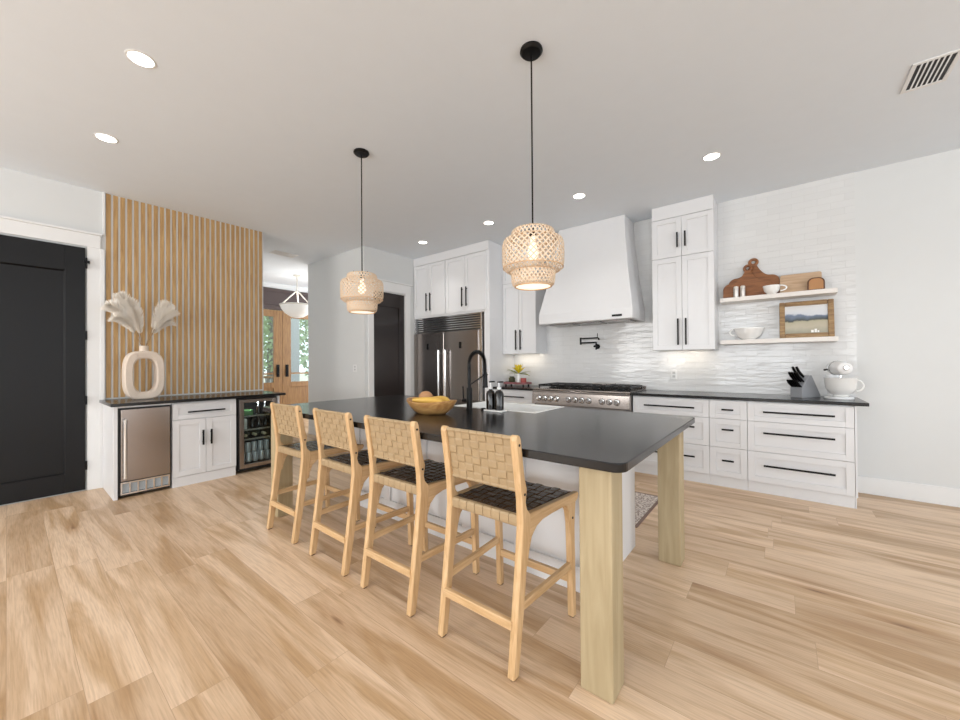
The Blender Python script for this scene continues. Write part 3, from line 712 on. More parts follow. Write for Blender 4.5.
for i in range(6): knife(i, -.042 + i * .0168, .10, .10, .0072, words[i] + ' short knife from the left in the lower row of the knife block')
for i in range(4): knife(i, -.036 + i * .024, .50, .13, .0095, words[i] + ' large knife from the left in the middle row of the knife block')
for i in range(2): knife(i, -.02 + i * .035, .85, .14, .0105, ('left', 'right')[i] + ' one of the two topmost knives in the knife block')

# stand mixer (white)
MX = Vector((.42, 4.82, .915)); rot2 = Matrix.Rotation(R(12), 3, 'Z')
def mf(x, y, z): return tuple(MX + rot2 @ Vector((x, y, z)))
t = thing('stand_mixer', MX, 'white stand mixer with white handled bowl at the right end of the counter', 'mixer')
WM = mat('white_enamel', (238, 238, 238), .15)
def oval(a, b_, cy, n=28): return [(a * math.cos(2 * PI * k / n), cy + b_ * math.sin(2 * PI * k / n)) for k in range(n)]
obj('base', MB().prism(oval(.105, .135, .02), lambda x, y: mf(x, y, 0), lambda x, y: mf(x * .95, y, .022)), WM, t, bevel=.005, smooth=True)
mb = MB(); rings = []
for k in range(9):
    q = k / 8; a = .05 + .012 * q; cy = .115 + .01 * q
    rings.append([mb.b.verts.new(mf(a * math.cos(2 * PI * i / 20), cy + .04 * math.sin(2 * PI * i / 20), .022 + .20 * q)) for i in range(20)])
for j in range(8):
    for i in range(20): mb.b.faces.new((rings[j][i], rings[j][(i + 1) % 20], rings[j + 1][(i + 1) % 20], rings[j + 1][i]))
mb.b.faces.new(rings[0]); mb.b.faces.new(rings[-1]); obj('column', mb, WM, t, smooth=True)
hd = [(.0001, -.15), (.035, -.148), (.052, -.135), (.060, -.10), (.066, 0), (.066, .08), (.055, .14), (.03, .165), (.0001, .17)]
head = obj('head', MB().lathe(hd, mf(0, .0, .285), 28, rot2 @ Matrix.Rotation(R(-90), 3, 'X')), WM, t, smooth=True)
obj('hub', MB().lathe([(.022, 0), (.022, .012), (.017, .016), (.0001, .016)], mf(0, -.147, .29), 20, rot2 @ Matrix.Rotation(R(90), 3, 'X')), CHROME, head, smooth=True)
obj('band', MB().lathe([(.0665, 0), (.0672, .001), (.0672, .009), (.0665, .01)], mf(0, .02, .285), 28, rot2 @ Matrix.Rotation(R(-90), 3, 'X')), BLACKM, head)
for s in (-1, 1): obj('lever', MB().tube([mf(s * .06, .06, .27), mf(s * .08, .05, .268)], .005, 8).tube([mf(s * .08, .05, .268), mf(s * .095, .045, .267)], .009, 10), BLACKM, head)
bw = obj('bowl', MB().lathe([(.05, .023), (.056, .03), (.05, .036), (.078, .055), (.106, .10), (.115, .19), (.119, .195), (.111, .195), (.10, .10), (.07, .055), (.0001, .042)], mf(0, -.03, 0), 36), CERAM, t, smooth=True)
obj('handle', MB().tube([mf(.108 + .05 * math.sin(a), -.03, .125 + .05 * math.cos(a)) for a in [PI * k / 12 for k in range(13)]], .007, 8), CERAM, bw, smooth=True)
obj('beater', MB().tube([mf(0, -.03, .24), mf(0, -.03, .18)], .012, 10), CHROME, t)

# tray with flowers left of the range
t = thing('tray', (-3.13, 4.84, .915), 'small dark pink footed tray on the counter left of the range', 'tray')
mb = MB().box(-3.33, -2.95, 4.75, 4.95, .945, .957)
for a in ((-3.33, -3.32, 4.75, 4.95), (-2.96, -2.95, 4.75, 4.95), (-3.32, -2.96, 4.75, 4.76), (-3.32, -2.96, 4.94, 4.95)): mb.box(*a, .957, .975)
obj('tray_top', mb, PLUM, t, bevel=.002)
for x in (-3.30, -2.99):
    for y in (4.77, 4.92): obj('foot', MB().lathe([(.012, 0), (.014, .015), (.009, .03), (.0001, .03)], (x, y, .915), 12), BLACKM, t)
solo('jar', MB().lathe([(.045, 0), (.05, .01), (.05, .075), (.035, .09), (.035, .10), (.0001, .10)], (-3.25, 4.86, .9575), 20), mat('dark_green_jar', (60, 62, 40), .3), (-3.25, 4.86, .9575), 'dark round jar at the left on the pink tray', 'jar', smooth=True)
bpy.data.objects['jar']
t = thing('candle', (-3.02, 4.83, .9575), 'pink candle glass at the right on the pink tray', 'candle')
obj('cup', MB().lathe([(.04, 0), (.042, .005), (.042, .08), (.038, .08), (.038, .06), (.0001, .06)], (-3.02, 4.83, .9575), 20), mat('rose_glass', (176, 88, 84), .2), t, smooth=True)
obj('wick', MB().tube([(-3.02, 4.83, 1.017), (-3.02, 4.83, 1.03)], .002, 6), BLACKM, t)
vx, vy, vz = -3.13, 4.87, .9575
t = thing('flower_vase', (vx, vy, vz), 'small white vase with yellow lily flowers on the pink tray', 'vase')
obj('vase', MB().lathe([(.03, 0), (.036, .01), (.036, .07), (.022, .12), (.024, .145), (.018, .145), (.0001, .10)], (vx, vy, vz), 20), CERAM, t, smooth=True)
def petals(t, nm_, c, dirs, m, L, wd):
    mb = MB()
    for d in dirs:
        d = Vector(d).normalized(); s = d.cross(Vector((0, 0, 1))).normalized(); n = s.cross(d)
        pts = []
        for k in range(6):
            q = k / 5; w_ = wd * math.sin(PI * (.08 + .9 * q)); p = Vector(c) + d * L * q - Vector((0, 0, 1)) * L * .25 * q * q
            pts.append((mb.b.verts.new(p - s * w_), mb.b.verts.new(p + n * w_ * -.3), mb.b.verts.new(p + s * w_)))
        for a, b_ in zip(pts, pts[1:]):
            mb.b.faces.new((a[0], a[1], b_[1], b_[0])); mb.b.faces.new((a[1], a[2], b_[2], b_[1]))
    o = obj(nm_, mb, m, t, smooth=True); o.modifiers.new('thickness', 'SOLIDIFY').thickness = .002; return o
petals(t, 'petals', (vx, vy, vz + .15), [(math.cos(a) * .7, math.sin(a) * .7, .9) for a in [2 * PI * k / 7 for k in range(7)]], YEL, .17, .03)
petals(t, 'petals', (vx + .01, vy - .02, vz + .15), [(math.cos(a) * .35, math.sin(a) * .35, 1) for a in [2 * PI * k / 5 + .3 for k in range(5)]], YEL, .20, .026)
petals(t, 'leaves', (vx, vy, vz + .14), [(-1, -.2, .55), (-1, .2, .3), (1, .1, .45), (1, -.3, .25), (.8, -.1, .1), (-.6, -.6, .6)], LEAFG, .22, .028)

# ------------------------------------------------------------------ bar (dry bar under the slats)
XB = -4.93; fb = FX(XB)
solo('countertop', MB().box(XL + .002, -4.84, .60, 2.175, .885, .915), BLACKTOP, (-5.2, 1.4, .885), 'black stone countertop of the bar below the oak slats', 'countertop', bevel=.004)
t = thing('bar_cabinet', (-5.2, 1.36, 0), 'white bar cabinet with one drawer over two doors, between the two coolers', 'cabinet')
mb = MB().box(XL + .002, XB, 1.065, 1.65, .1, .883)
obj('cabinet_body', mb, CAB, t)
obj('plinth', MB().box(-5.0, XB + .01, 1.065, 1.645, 0, .1), CAB, t)
front('drawer', t, fb, 1.065, 1.65, .70, .87, hpull(fb, 1.36, .775, .34), rail=.05)
front('door', t, fb, 1.065, 1.357, .105, .695, vpull(fb, 1.325, .49, .16)); front('door', t, fb, 1.357, 1.65, .105, .695, vpull(fb, 1.40, .49, .16))
t = thing('end_panel', (-5.2, .64, 0), 'white end panel closing the bar beside the steel ice maker', 'panel')
obj('panel', MB().box(XL + .035, XB + .02, .625, .655, 0, .883), CAB, t, bevel=.002); obj('top_rail', MB().box(XB - .02, XB + .018, .655, 1.06, .866, .883), CAB, t)
solo('end_panel', MB().box(XL + .002, XB + .02, 2.105, 2.13, 0, .883), CAB, (-5.2, 2.12, 0), 'white end panel closing the bar beside the glass-door cooler', 'panel', bevel=.002)
# steel fridge
t = thing('undercounter_refrigerator', (-5.2, .85, 0), 'stainless steel undercounter ice maker with long bar handle in the bar', 'refrigerator')
obj('body', MB().box(XL + .03, XB, .662, 1.055, .02, .862), DARKIN, t)
d = obj('door', MB().fbox(fb, .675, 1.045, .165, .85, .004, .035), STEEL, t, bevel=.004)
mb = MB().tube([fb(.70, .20, .08), fb(.70, .76, .08)], .014, 12)
for v in (.225, .735): mb.tube([fb(.70, v, .035), fb(.70, v, .075)], .008, 8)
obj('handle', mb, CHROME, d, smooth=True)
mb = MB().fbox(fb, .675, 1.045, .035, .05, 0, .02).fbox(fb, .675, 1.045, .14, .155, 0, .02)
for k in range(7): u = .675 + k * .0595; mb.fbox(fb, u, u + .013, .05, .14, 0, .02)
obj('grille', mb, CHROME, t, bevel=.001)
mb = MB()
for k in range(9): mb.fbox(fb, .676, 1.044, .052 + k * .0097, .0605 + k * .0097, .001, .006)
obj('grille_backing', mb, mat('light_grey_grille', (176, 182, 186), .4), t)
# glass-door cooler
t = thing('beverage_cooler', (-5.2, 1.88, 0), 'glass-door beverage cooler with steel frame and lit shelves in the bar', 'cooler')
mb = MB().box(XL + .03, XL + .06, 1.672, 2.098, .03, .872).box(XL + .06, XB, 1.672, 1.69, .03, .872).box(XL + .06, XB, 2.08, 2.098, .03, .872).box(XL + .06, XB, 1.69, 2.08, .03, .10).box(XL + .06, XB, 1.69, 2.08, .85, .872)
obj('body', mb, DARKIN, t)
mb = MB()
for a in ((1.68, 1.725, .06, .862), (2.045, 2.09, .06, .862), (1.725, 2.045, .06, .105), (1.725, 2.045, .825, .862)): mb.fbox(fb, *a, .004, .035)
d = obj('door', mb, STEEL, t, bevel=.003); obj('door_pane', MB().fbox(fb, 1.725, 2.045, .105, .825, .015, .02), GLASS, d)
ZSH = [.102, .385, .50, .66]
for z in ZSH[1:]:
    mb = MB().box(XL + .10, XB - .03, 1.692, 2.078, z - .008, z)
    obj('shelf', mb, GLASS, t); obj('shelf_trim', MB().box(XB - .0345, XB - .024, 1.693, 2.077, z - .013, z + .006), CHROME, t)
l = bpy.data.lights.new('cooler_lamp', 'POINT'); l.energy = 4; l.shadow_soft_size = .03; l.color = (.95, .97, 1); lo = bpy.data.objects.new('cooler_lamp', l); C.objects.link(lo); lo.location = (-5.02, 1.88, .80)
CANM = mat('silver_can', (222, 223, 226), .3, .4)
def make_can(loc, label):
    o = thing('drink_can', loc, label, 'can', 'drink cans on the cooler floor')
    obj('body', MB().lathe([(.024, 0), (.031, .008), (.031, .10), (.026, .115), (.0001, .115)], loc, 18), CANM, o, smooth=True)
    obj('lid', MB().lathe([(.027, .115), (.027, .118), (.0001, .1165)], loc, 18), CHROME, o); return o
rows = ['front', 'second', 'rear']; cols = ['leftmost', 'second', 'third', 'fourth', 'rightmost']
cz = None
for r_ in range(3):
    for c_ in range(5):
        loc = (XB - .07 - r_ * .07, 1.74 + c_ * .071, .104)
        lab = '%s can from the left in the %s row on the cooler floor' % (cols[c_], rows[r_])
        if cols[c_] in ('leftmost', 'rightmost'): lab = '%s silver can of the %s row on the cooler floor' % (cols[c_], rows[r_])
        if cz is None: cz = make_can(loc, lab)
        else: dup(cz, loc, lab)
cz = None
for c_ in range(5):
    loc = (XB - .10, 1.74 + c_ * .071, .222); dup(bpy.data.objects['drink_can'], loc, '%s silver can in the upper tier stacked on the cooler floor cans' % cols[c_])
BOTG = mat('dark_green_bottle', (38, 52, 34), .12); FOILC = mat('cream_foil', (220, 200, 160), .4)
wl = ['left wine bottle lying with cream cap towards the cooler glass', 'middle wine bottle lying on the cooler shelf above the cans', 'right wine bottle lying on the cooler shelf above the cans']
wb = None
for i in range(3):
    loc = (XB - .08, 1.77 + i * .105, .386 + .041)
    if wb is None:
        wb = thing('wine_bottle', loc, wl[i], 'bottle', 'wine bottles lying in the cooler')
        mt = Matrix.Rotation(R(90), 3, 'Y')
        obj('bottle', MB().lathe([(.038, -.28), (.040, -.27), (.040, -.12), (.015, -.07), (.0145, -.03), (.0001, -.03)], loc, 20, mt), BOTG, wb, smooth=True)
        obj('cap', MB().lathe([(.017, -.032), (.017, .04), (.0001, .041)], loc, 16, mt), FOILC, wb, smooth=True)
    else: dup(wb, loc, wl[i])
solo('carton', MB().box(XB - .22, XB - .06, 1.70, 1.79, .501, .62), mat('white_carton', (226, 222, 214), .6), (XB - .1, 1.74, .501), 'white carton standing on the middle cooler shelf', 'carton', bevel=.002)
for i, (y, z, lab) in enumerate(((1.87, .501, 'left dark bottle beside the white carton in the cooler'), (1.94, .501, 'middle dark bottle right of the white carton in the cooler'), (2.02, .501, 'right-hand dark bottle beside the cooler wall, middle shelf'),
                                 (1.94, .661, 'dark bottle on the top cooler shelf, left of the pair'), (2.02, .661, 'dark bottle at the right of the top cooler shelf'))):
    t = thing('small_bottle', (XB - .12, y, z), lab, 'bottle', 'small bottles standing in the cooler')
    obj('bottle', MB().lathe([(.03, 0), (.03, .08), (.012, .115), (.012, .135), (.0001, .135)], (XB - .12, y, z), 16), AMBER, t, smooth=True)
    obj('cap', MB().lathe([(.013, .135), (.013, .145), (.0001, .146)], (XB - .12, y, z), 12), CHROME, t)
solo('green_box', MB().box(XB - .24, XB - .07, 1.70, 1.86, .661, .72), mat('green_packet', (70, 110, 60), .5), (XB - .1, 1.78, .661), 'green packet lying at the left of the top cooler shelf', 'box', bevel=.003)

# vase with pampas on the bar
VX, VY, VZ = -5.24, .90, .915
t = thing('ring_vase', (VX, VY, VZ), 'off-white rounded square ring vase with open centre on the bar counter', 'vase')
rv = Matrix.Rotation(R(7), 3, 'Z')
def sup(a, b_, n, e=3.2):
    out = []
    for k in range(n):
        th = 2 * PI * k / n; c, s = math.cos(th), math.sin(th)
        out.append((a * abs(c) ** (2 / e) * (1 if c >= 0 else -1), b_ * abs(s) ** (2 / e) * (1 if s >= 0 else -1)))
    return out
n = 64; outer = sup(.165, .252, n); inner = sup(.096, .175, n, 3); mb = MB(); dep = .052
def vp(x, d, z): return Vector((VX, VY, VZ + .2525)) + rv @ Vector((d, x, z))
loops = []
for ring_, d, s in ((outer, -dep + .012, 1), (outer, -dep, .95), (inner, -dep, 1.1), (inner, -dep + .012, 1), (inner, dep - .012, 1), (inner, dep, 1.1), (outer, dep, .95), (outer, dep - .012, 1)):
    loops.append([mb.b.verts.new(vp(x * s, d, z * s)) for x, z in ring_])
for j in range(8):
    a, b_ = loops[j], loops[(j + 1) % 8]
    for i in range(n): mb.b.faces.new((a[i], a[(i + 1) % n], b_[(i + 1) % n], b_[i]))
obj('ring_body', mb, VASEM, t, smooth=True)
obj('neck', MB().lathe([(.040, .496), (.038, .508), (.038, .560), (.030, .560), (.030, .52), (.0001, .515)], (VX, VY, VZ), 24), VASEM, t, smooth=True)
t0 = None
PL = [(-.30, .42, .03), (-.20, .56, -.02), (-.24, .30, .05), (-.10, .40, .06), (.22, .50, .0), (.26, .42, .05), (.24, .30, -.03), (-.13, .50, .02)]
pl_lab = ['pampas plume drooping farthest left above the ring vase', 'tallest pampas plume rising up left of the ring vase neck', 'lowest pampas plume bending left over the vase', 'pampas plume just left of the vase neck, inside the spray',
          'pampas plume reaching highest to the right of the vase', 'middle pampas plume of the three leaning right', 'lowest pampas plume of the three leaning right', 'pampas plume next to the tallest one, left of centre']
for i, (dy, dz, dx) in enumerate(PL):
    b0 = Vector((VX + dx * .2, VY + dy * .03, VZ + .53)); tip = Vector((VX + dx, VY + dy * .92, VZ + .55 + dz * .95))
    def cv(q):
        p = b0.lerp(tip, q); p.z += .10 * math.sin(PI * q) * abs(dy) / .3; return p
    t = thing('pampas_stem', b0, pl_lab[i], 'dried plant', 'pampas plumes in the ring vase')
    obj('stalk', MB().tube([cv(q / 8) for q in range(6)], .0025, 6), STEM, t)
    mb = MB()
    for k in range(520):
        q = .32 + .68 * random.random() ** 1.15; p = cv(q); d = (cv(min(1, q + .02)) - cv(q - .02)).normalized()
        th = random.uniform(0, 2 * PI); u = d.orthogonal().normalized(); v = d.cross(u)
        o_ = (u * math.cos(th) + v * math.sin(th)); Lh = .085 * (math.sin(PI * ((q - .3) / .72)) ** .7 + .15)
        e = p + o_ * Lh * .8 + d * Lh * 1.0 + Vector((0, 0, -.012 * random.random())); s_ = d.cross(o_) * .0013; m_ = p.lerp(e, .5) + o_ * .006
        vv = [mb.b.verts.new(x) for x in (p - s_, p + s_, m_ + s_ * 1.4, e, m_ - s_ * 1.4)]; mb.b.faces.new(vv)
    obj('plume', mb, PAMP, t)

# ------------------------------------------------------------------ island
def rrect(x0, x1, y0, y1, r):
    pts = []
    for cx, cy, a0 in ((x1 - r, y1 - r, 0), (x0 + r, y1 - r, 90), (x0 + r, y0 + r, 180), (x1 - r, y0 + r, 270)):
        pts += [(cx + r * math.cos(R(a0 + k * 15)), cy + r * math.sin(R(a0 + k * 15))) for k in range(7)]
    return pts
SX0, SX1, SY0 = -2.16, -1.36, 2.32
pts = rrect(-3.44, -.433, 1.338, 2.782, .05)
# notch on the far side for the apron sink: insert after the first (x1,y1) corner
pts = pts[:7] + [(SX1, 2.782), (SX1, SY0), (SX0, SY0), (SX0, 2.782)] + pts[7:]
mb = MB()
solo('island_countertop', mb.prism(pts, lambda x, y: (x, y, .880), lambda x, y: (x, y, .915)), BLACKTOP, (-1.9, 2.06, .88), 'large black stone island countertop with rounded corners', 'countertop', bevel=.004)
t = thing('kitchen_island', (-1.92, 2.1, 0), 'white panelled kitchen island base with four pale timber posts', 'island')
bx0, bx1, by0, by1 = -3.05, -.80, 1.99, 2.71
mb = MB().box(bx0, SX0 - .005, by0, by1, 0, .879).box(SX1 + .005, bx1, by0, by1, 0, .879).box(SX0 - .005, SX1 + .005, by0, by1, 0, .64).box(SX0 - .005, SX1 + .005, by0, SY0 - .01, .64, .879)
obj('cabinet_body', mb, CAB, t)
mb = MB().box(bx0, bx1, by0 - .018, by0, 0, .14).box(bx0, bx1, by0 - .018, by0, .79, .879)
for k in range(6): u = bx0 + (bx1 - bx0 - .08) * k / 5; mb.box(u, u + .08, by0 - .018, by0, .14, .79)
for k in range(5): u = bx0 + (bx1 - bx0 - .08) * k / 5 + .08; mb.box(u, u + .369, by0 - .006, by0, .42, .425)

obj('panel_frame', mb, CAB, t, bevel=.002)
for (x, y) in ((-.627, 1.401), (-.627, 2.601), (-3.40, 1.401), (-3.40, 2.601)):
    obj('leg', MB().box(x, x + .13, y, y + .125, 0, .8795), POST, t, bevel=.006)
# sink
t = thing('apron_sink', (-1.76, 2.55, .65), 'white farmhouse apron sink set into the far side of the island', 'sink')
mb = MB().box(SX0 + .002, SX1 - .002, SY0 + .002, 2.80, .66, .68)
for a in ((SX0 + .002, SX0 + .03, SY0 + .002, 2.80), (SX1 - .03, SX1 - .002, SY0 + .002, 2.80), (SX0 + .03, SX1 - .03, SY0 + .002, SY0 + .03), (SX0 + .03, SX1 - .03, 2.765, 2.80)): mb.box(*a, .68, .917)
obj('basin', mb, SINKW, t, bevel=.006, bseg=3); obj('drain', MB().lathe([(.045, 0), (.045, .004), (.0001, .002)], (-1.76, 2.55, .681), 20), CHROME, t)
# faucet
fx0, fy0 = -1.89, 2.235
t = thing('faucet', (fx0, fy0, .915), 'tall matt black spring-neck faucet on the island by the sink', 'faucet')
obj('base', MB().lathe([(.028, 0), (.028, .006), (.023, .01), (.023, .16), (.016, .17), (.0001, .17)], (fx0, fy0, .9155), 20), BLACKM, t, smooth=True)
obj('riser', MB().tube([(fx0, fy0, 1.08), (fx0, fy0, 1.26)], .013, 12), BLACKM, t, smooth=True)
arc = [(fx0, fy0 + .10 - .10 * math.cos(PI * k / 16), 1.26 + .10 * math.sin(PI * k / 16)) for k in range(17)] + [(fx0, fy0 + .202, 1.22), (fx0, fy0 + .205, 1.18)]
mb = MB().tube(arc, .009, 10)
# coil
P = [Vector(p) for p in [(fx0, fy0, 1.22)] + arc]; L_ = [0]
for a, b_ in zip(P, P[1:]): L_.append(L_[-1] + (b_ - a).length)
def at(s):
    for i in range(len(P) - 1):
        if s <= L_[i + 1]: q = (s - L_[i]) / (L_[i + 1] - L_[i]); return P[i].lerp(P[i + 1], q), (P[i + 1] - P[i]).normalized()
    return P[-1], (P[-1] - P[-2]).normalized()
path = []; turns = 34; N_ = turns * 8
for k in range(N_ + 1):
    p, d = at(L_[-1] * k / N_); u = Vector((1, 0, 0)); v = d.cross(u); a = 2 * PI * k / 8
    path.append(p + (u * math.cos(a) + v * math.sin(a)) * .0145)
mb.tube(path, .0028, 5)
obj('spring_hose', mb, BLACKM, t, smooth=True)
obj('spray_head', MB().lathe([(.012, .12), (.016, .10), (.017, .02), (.022, .0), (.0001, 0)], (fx0, fy0 + .205, 1.07), 16), BLACKM, t, smooth=True)
obj('support_arm', MB().tube([(fx0, fy0, 1.10), (fx0, fy0 + .18, 1.17)], .005, 8).ring((fx0, fy0 + .202, 1.175), .02, .004), BLACKM, t)
obj('lever', MB().tube([(fx0, fy0, .98), (fx0 - .065, fy0, .98)], .014, 10).tube([(fx0 - .06, fy0, .98), (fx0 - .075, fy0 + .01, 1.09)], .006, 8), BLACKM, t)
solo('air_switch', MB().lathe([(.018, 0), (.018, .012), (.013, .016), (.0001, .016)], (-1.765, 2.25, .9155), 16), BLACKM, (-1.765, 2.25, .9155), 'small black push button on the island between faucet and soap bottles', 'button')
# soap tray with bottles
t = solo('soap_tray', MB().box(-1.725, -1.565, 2.20, 2.275, .9155, .928), CERAM, (-1.645, 2.24, .915), 'small white rectangular tray under the two amber soap bottles', 'tray', bevel=.004)
sb = None
for x, lab in ((-1.685, 'left amber soap bottle with pump on the white tray'), (-1.608, 'right amber soap bottle with pump on the white tray')):
    loc = (x, 2.237, .9285)
    if sb is None:
        sb = thing('soap_bottle', loc, lab, 'soap bottle', 'amber soap bottles on the island')
        obj('bottle', MB().lathe([(.031, 0), (.034, .004), (.034, .115), (.026, .135), (.013, .142), (.013, .15), (.0001, .15)], loc, 24), AMBER, sb, smooth=True)
        p_ = obj('pump', MB().lathe([(.016, .15), (.016, .168), (.006, .17), (.006, .198), (.0001, .198)], loc, 16), TRIM, sb, smooth=True)
        obj('nozzle', MB().box(x - .012, x + .012, 2.237 - .008, 2.237 + .04, .9285 + .198, .9285 + .208), BLACKM, p_, bevel=.003)
    else: dup(sb, loc, lab)
# wooden bowl + contents
BX, BY, BZ = -1.965, 1.90, .9155
t = thing('dough_bowl', (BX, BY, BZ), 'oval carved honey wood bowl on the island countertop', 'bowl')
mb = MB(); prof = [(.55, 0), (.66, .012), (.85, .045), (1.0, .085), (1.0, .095), (.93, .093), (.80, .055), (.6, .025), (.0001, .022)]; n = 40; rings = []
for r_, z in prof: rings.append([mb.b.verts.new((BX + r_ * .21 * math.cos(2 * PI * i / n), BY + r_ * .145 * math.sin(2 * PI * i / n) , BZ + z + (.008 * math.cos(4 * PI * i / n) if z > .08 else 0))) for i in range(n)])
for j in range(len(rings) - 1):
    for i in range(n): mb.b.faces.new((rings[j][i], rings[j][(i + 1) % n], rings[j + 1][(i + 1) % n], rings[j + 1][i]))
mb.b.faces.new(rings[0]); ob = obj('bowl', mb, BOWLW, t, smooth=True); ob.rotation_euler.z = 0
def gourd(c, L, r, ang_, m, name, label, cat, bend=.03, tilt=0):
    d = Vector((math.cos(ang_), math.sin(ang_), tilt)); s = Vector((-math.sin(ang_), math.cos(ang_), 0)); path = []; rad = []
    for k in range(11):
        q = k / 10; path.append(Vector(c) + d * L * (q - .5) + s * bend * math.sin(PI * q)); rad.append(max(.003, r * math.sin(PI * (.06 + .88 * q)) ** .55))
    t = thing(name, c, label, cat, 'vegetables in the wooden bowl')
    obj('fruit_body', MB().tube(path, rad, 14), m, t, smooth=True); obj('stem', MB().tube([path[-1] - d * .004, path[-1] + d * .02], .005, 6), STEM, t)
gourd((BX + .02, BY - .06, BZ + .092), .27, .026, R(6), FRUIT, 'squash', 'long yellow squash at the front of the wooden bowl', 'squash')
gourd((BX + .055, BY + .02, BZ + .092), .22, .030, R(-8), FRUIT, 'squash', 'long yellow squash at the back of the wooden bowl', 'squash')
gourd((BX - .115, BY + .055, BZ + .108), .10, .042, R(20), FRUITB, 'gourd', 'round pinkish brown gourd at the left back of the wooden bowl', 'gourd', bend=0)

# ------------------------------------------------------------------ stools
def make_stool(label):
    t = thing('counter_stool', (0, 0, 0), label, 'stool', 'woven counter stools along the island')
    def hx(y): return .214 + max(0, (y + .25)) / .5 * .024
    def side(pts, s, th=.034, m=OAKW, name='leg', off=0):
        f0 = lambda y, z: (s * (hx(y) - off), y, z); f1 = lambda y, z: (s * (hx(y) - off - th), y, z)
        return obj(name, MB().prism(pts, f0, f1), m, t, bevel=.005)
    rear = [(-.262, .004), (-.225, .004), (-.185, .25), (-.165, .40), (-.142, .52), (-.128, .60), (-.135, .635), (-.158, .66), (-.166, .69), (-.160, .725), (-.158, .745), (-.174, .80), (-.198, .955), (-.206, .972), (-.218, .978), (-.229, .97), (-.232, .955),
            (-.208, .80), (-.194, .70), (-.190, .60), (-.205, .45), (-.230, .25)]
    frt = [(.238, .004), (.272, .004), (.266, .25), (.262, .45), (.268, .52), (.275, .573), (.18, .573), (.205, .54), (.218, .48), (.222, .40), (.232, .2)]
    rail = [(-.150, .634), (.305, .612), (.312, .600), (.30, .578), (.262, .560), (.215, .560), (.17, .576), (.05, .578), (-.03, .576), (-.08, .562), (-.118, .530), (-.138, .48), (-.146, .44), (-.166, .44), (-.150, .52)]
    for s in (-1, 1): side(rear, s)
    for s in (-1, 1):
        for (y, z) in ((-.212, .935), (-.176, .725), (.238, .50)):
            xo = s * hx(y); obj('bolt', MB().tube([(xo - s * .002, y, z), (xo + s * .0015, y, z)], .006, 10), BLACKM, t)
        for y in (-.2435, .255): obj('foot_pad', MB().box(*sorted((s * (hx(y) - .005), s * (hx(y) - .03))), y - .012, y + .012, .0002, .004), BLACKM, t)
    for s in (-1, 1): side(frt, s, .032, off=.001)
    for s in (-1, 1): side(rail, s, .028, m=OAKY, name='side_rail', off=.003)
    # stretchers
    obj('stretcher', MB().box(-.19, .19, -.244, -.220, .185, .222), OAKX, t, bevel=.004)
    obj('stretcher', MB().box(-.213, .213, .238, .262, .17, .207), OAKX, t, bevel=.004)
    for s in (-1, 1):
        x_ = s * .198
        obj('stretcher', MB().prism([(-.205, .245), (.236, .245), (.236, .28), (-.205, .28)], lambda y, z: (s * (hx(y) - .005), y, z), lambda y, z: (s * (hx(y) - .027), y, z)), OAKY, t, bevel=.004)
    obj('seat_rail', MB().box(-.21, .21, .275, .30, .570, .607), OAKX, t, bevel=.004)
    obj('seat_rail', MB().box(-.19, .19, -.178, -.155, .585, .62), OAKX, t, bevel=.004)
    # woven leather back
    def by(z): # centre line of the upright
        return -.216 + (.955 - z) * .175
    mb = MB(); nv, nh = 8, 6; z0, z1 = .738, .962; hw = .183; cw = 2 * hw / nv; ch = (z1 - z0) / nh; tn = Vector((0, 1, .175)).normalized(); upv = Vector((0, -.175, 1)).normalized(); A = .0032
    for j in range(nv):
        xc = -hw + (j + .5) * cw; path = []
        for k in range(nh * 6 + 1):
            q = k / (nh * 6); z = z0 + (z1 - z0) * q; o_ = A * (1 if math.cos(PI * (q * nh - .5) + PI * j) > 0 else -1) * min(1, abs(math.cos(PI * (q * nh - .5))) * 2.2)
            path.append(Vector((xc, by(z), z)) + tn * o_)
        mb.ribbon(path, [(1, 0, 0)] * len(path), [tn] * len(path), cw * .475, .0035)
    for i in range(nh):
        zc = z0 + (i + .5) * ch; path = []
        for k in range(nv * 6 + 1):
            q = k / (nv * 6); o_ = -A * (1 if math.cos(PI * (q * nv - .5) + PI * i) > 0 else -1) * min(1, abs(math.cos(PI * (q * nv - .5))) * 2.2)
            path.append(Vector((-hw + 2 * hw * q, by(zc), zc)) + tn * o_)
        mb.ribbon(path, [upv] * len(path), [tn] * len(path), ch * .502, .0035)
    # straps folded over the top and bottom bars
    for j in range(nv):
        xc = -hw + (j + .5) * cw
        for zc in (z0, z1): mb.tube([(xc - cw * .47, by(zc), zc), (xc + cw * .47, by(zc), zc)], .0095, 10)
    obj('woven_backrest', mb, LEATHER, t)
    obj('back_bar', MB().tube([(-.19, by(z1), z1 - .001), (.19, by(z1), z1 - .001)], .007, 8).tube([(-.19, by(z0), z0), (.19, by(z0), z0)], .007, 8), OAKW, t)
    # woven seat
    nx, ny = 8, 8; y0, y1 = -.165, .283; mb = MB()
    def zt(y): return .626 - (y + .165) * .035
    cy_ = (y1 - y0) / ny
    def wav(q, n, ph): return (1 if math.cos(PI * (q * n - .5) + PI * ph) > 0 else -1) * min(1, abs(math.cos(PI * (q * n - .5))) * 2.2)
    for j in range(nx):
        path = []; xs = []
        for k in range(ny * 5 + 1):
            q = k / (ny * 5); y = y0 + (y1 - y0) * q; w_ = hx(y) - .032; path.append((-w_ + 2 * w_ * (j + .5) / nx, y, zt(y) + A * wav(q, ny, j)))
        mb.ribbon(path, [(1, 0, 0)] * len(path), [(0, 0, 1)] * len(path), (hx(0) - .032) / nx * .955, .0035)
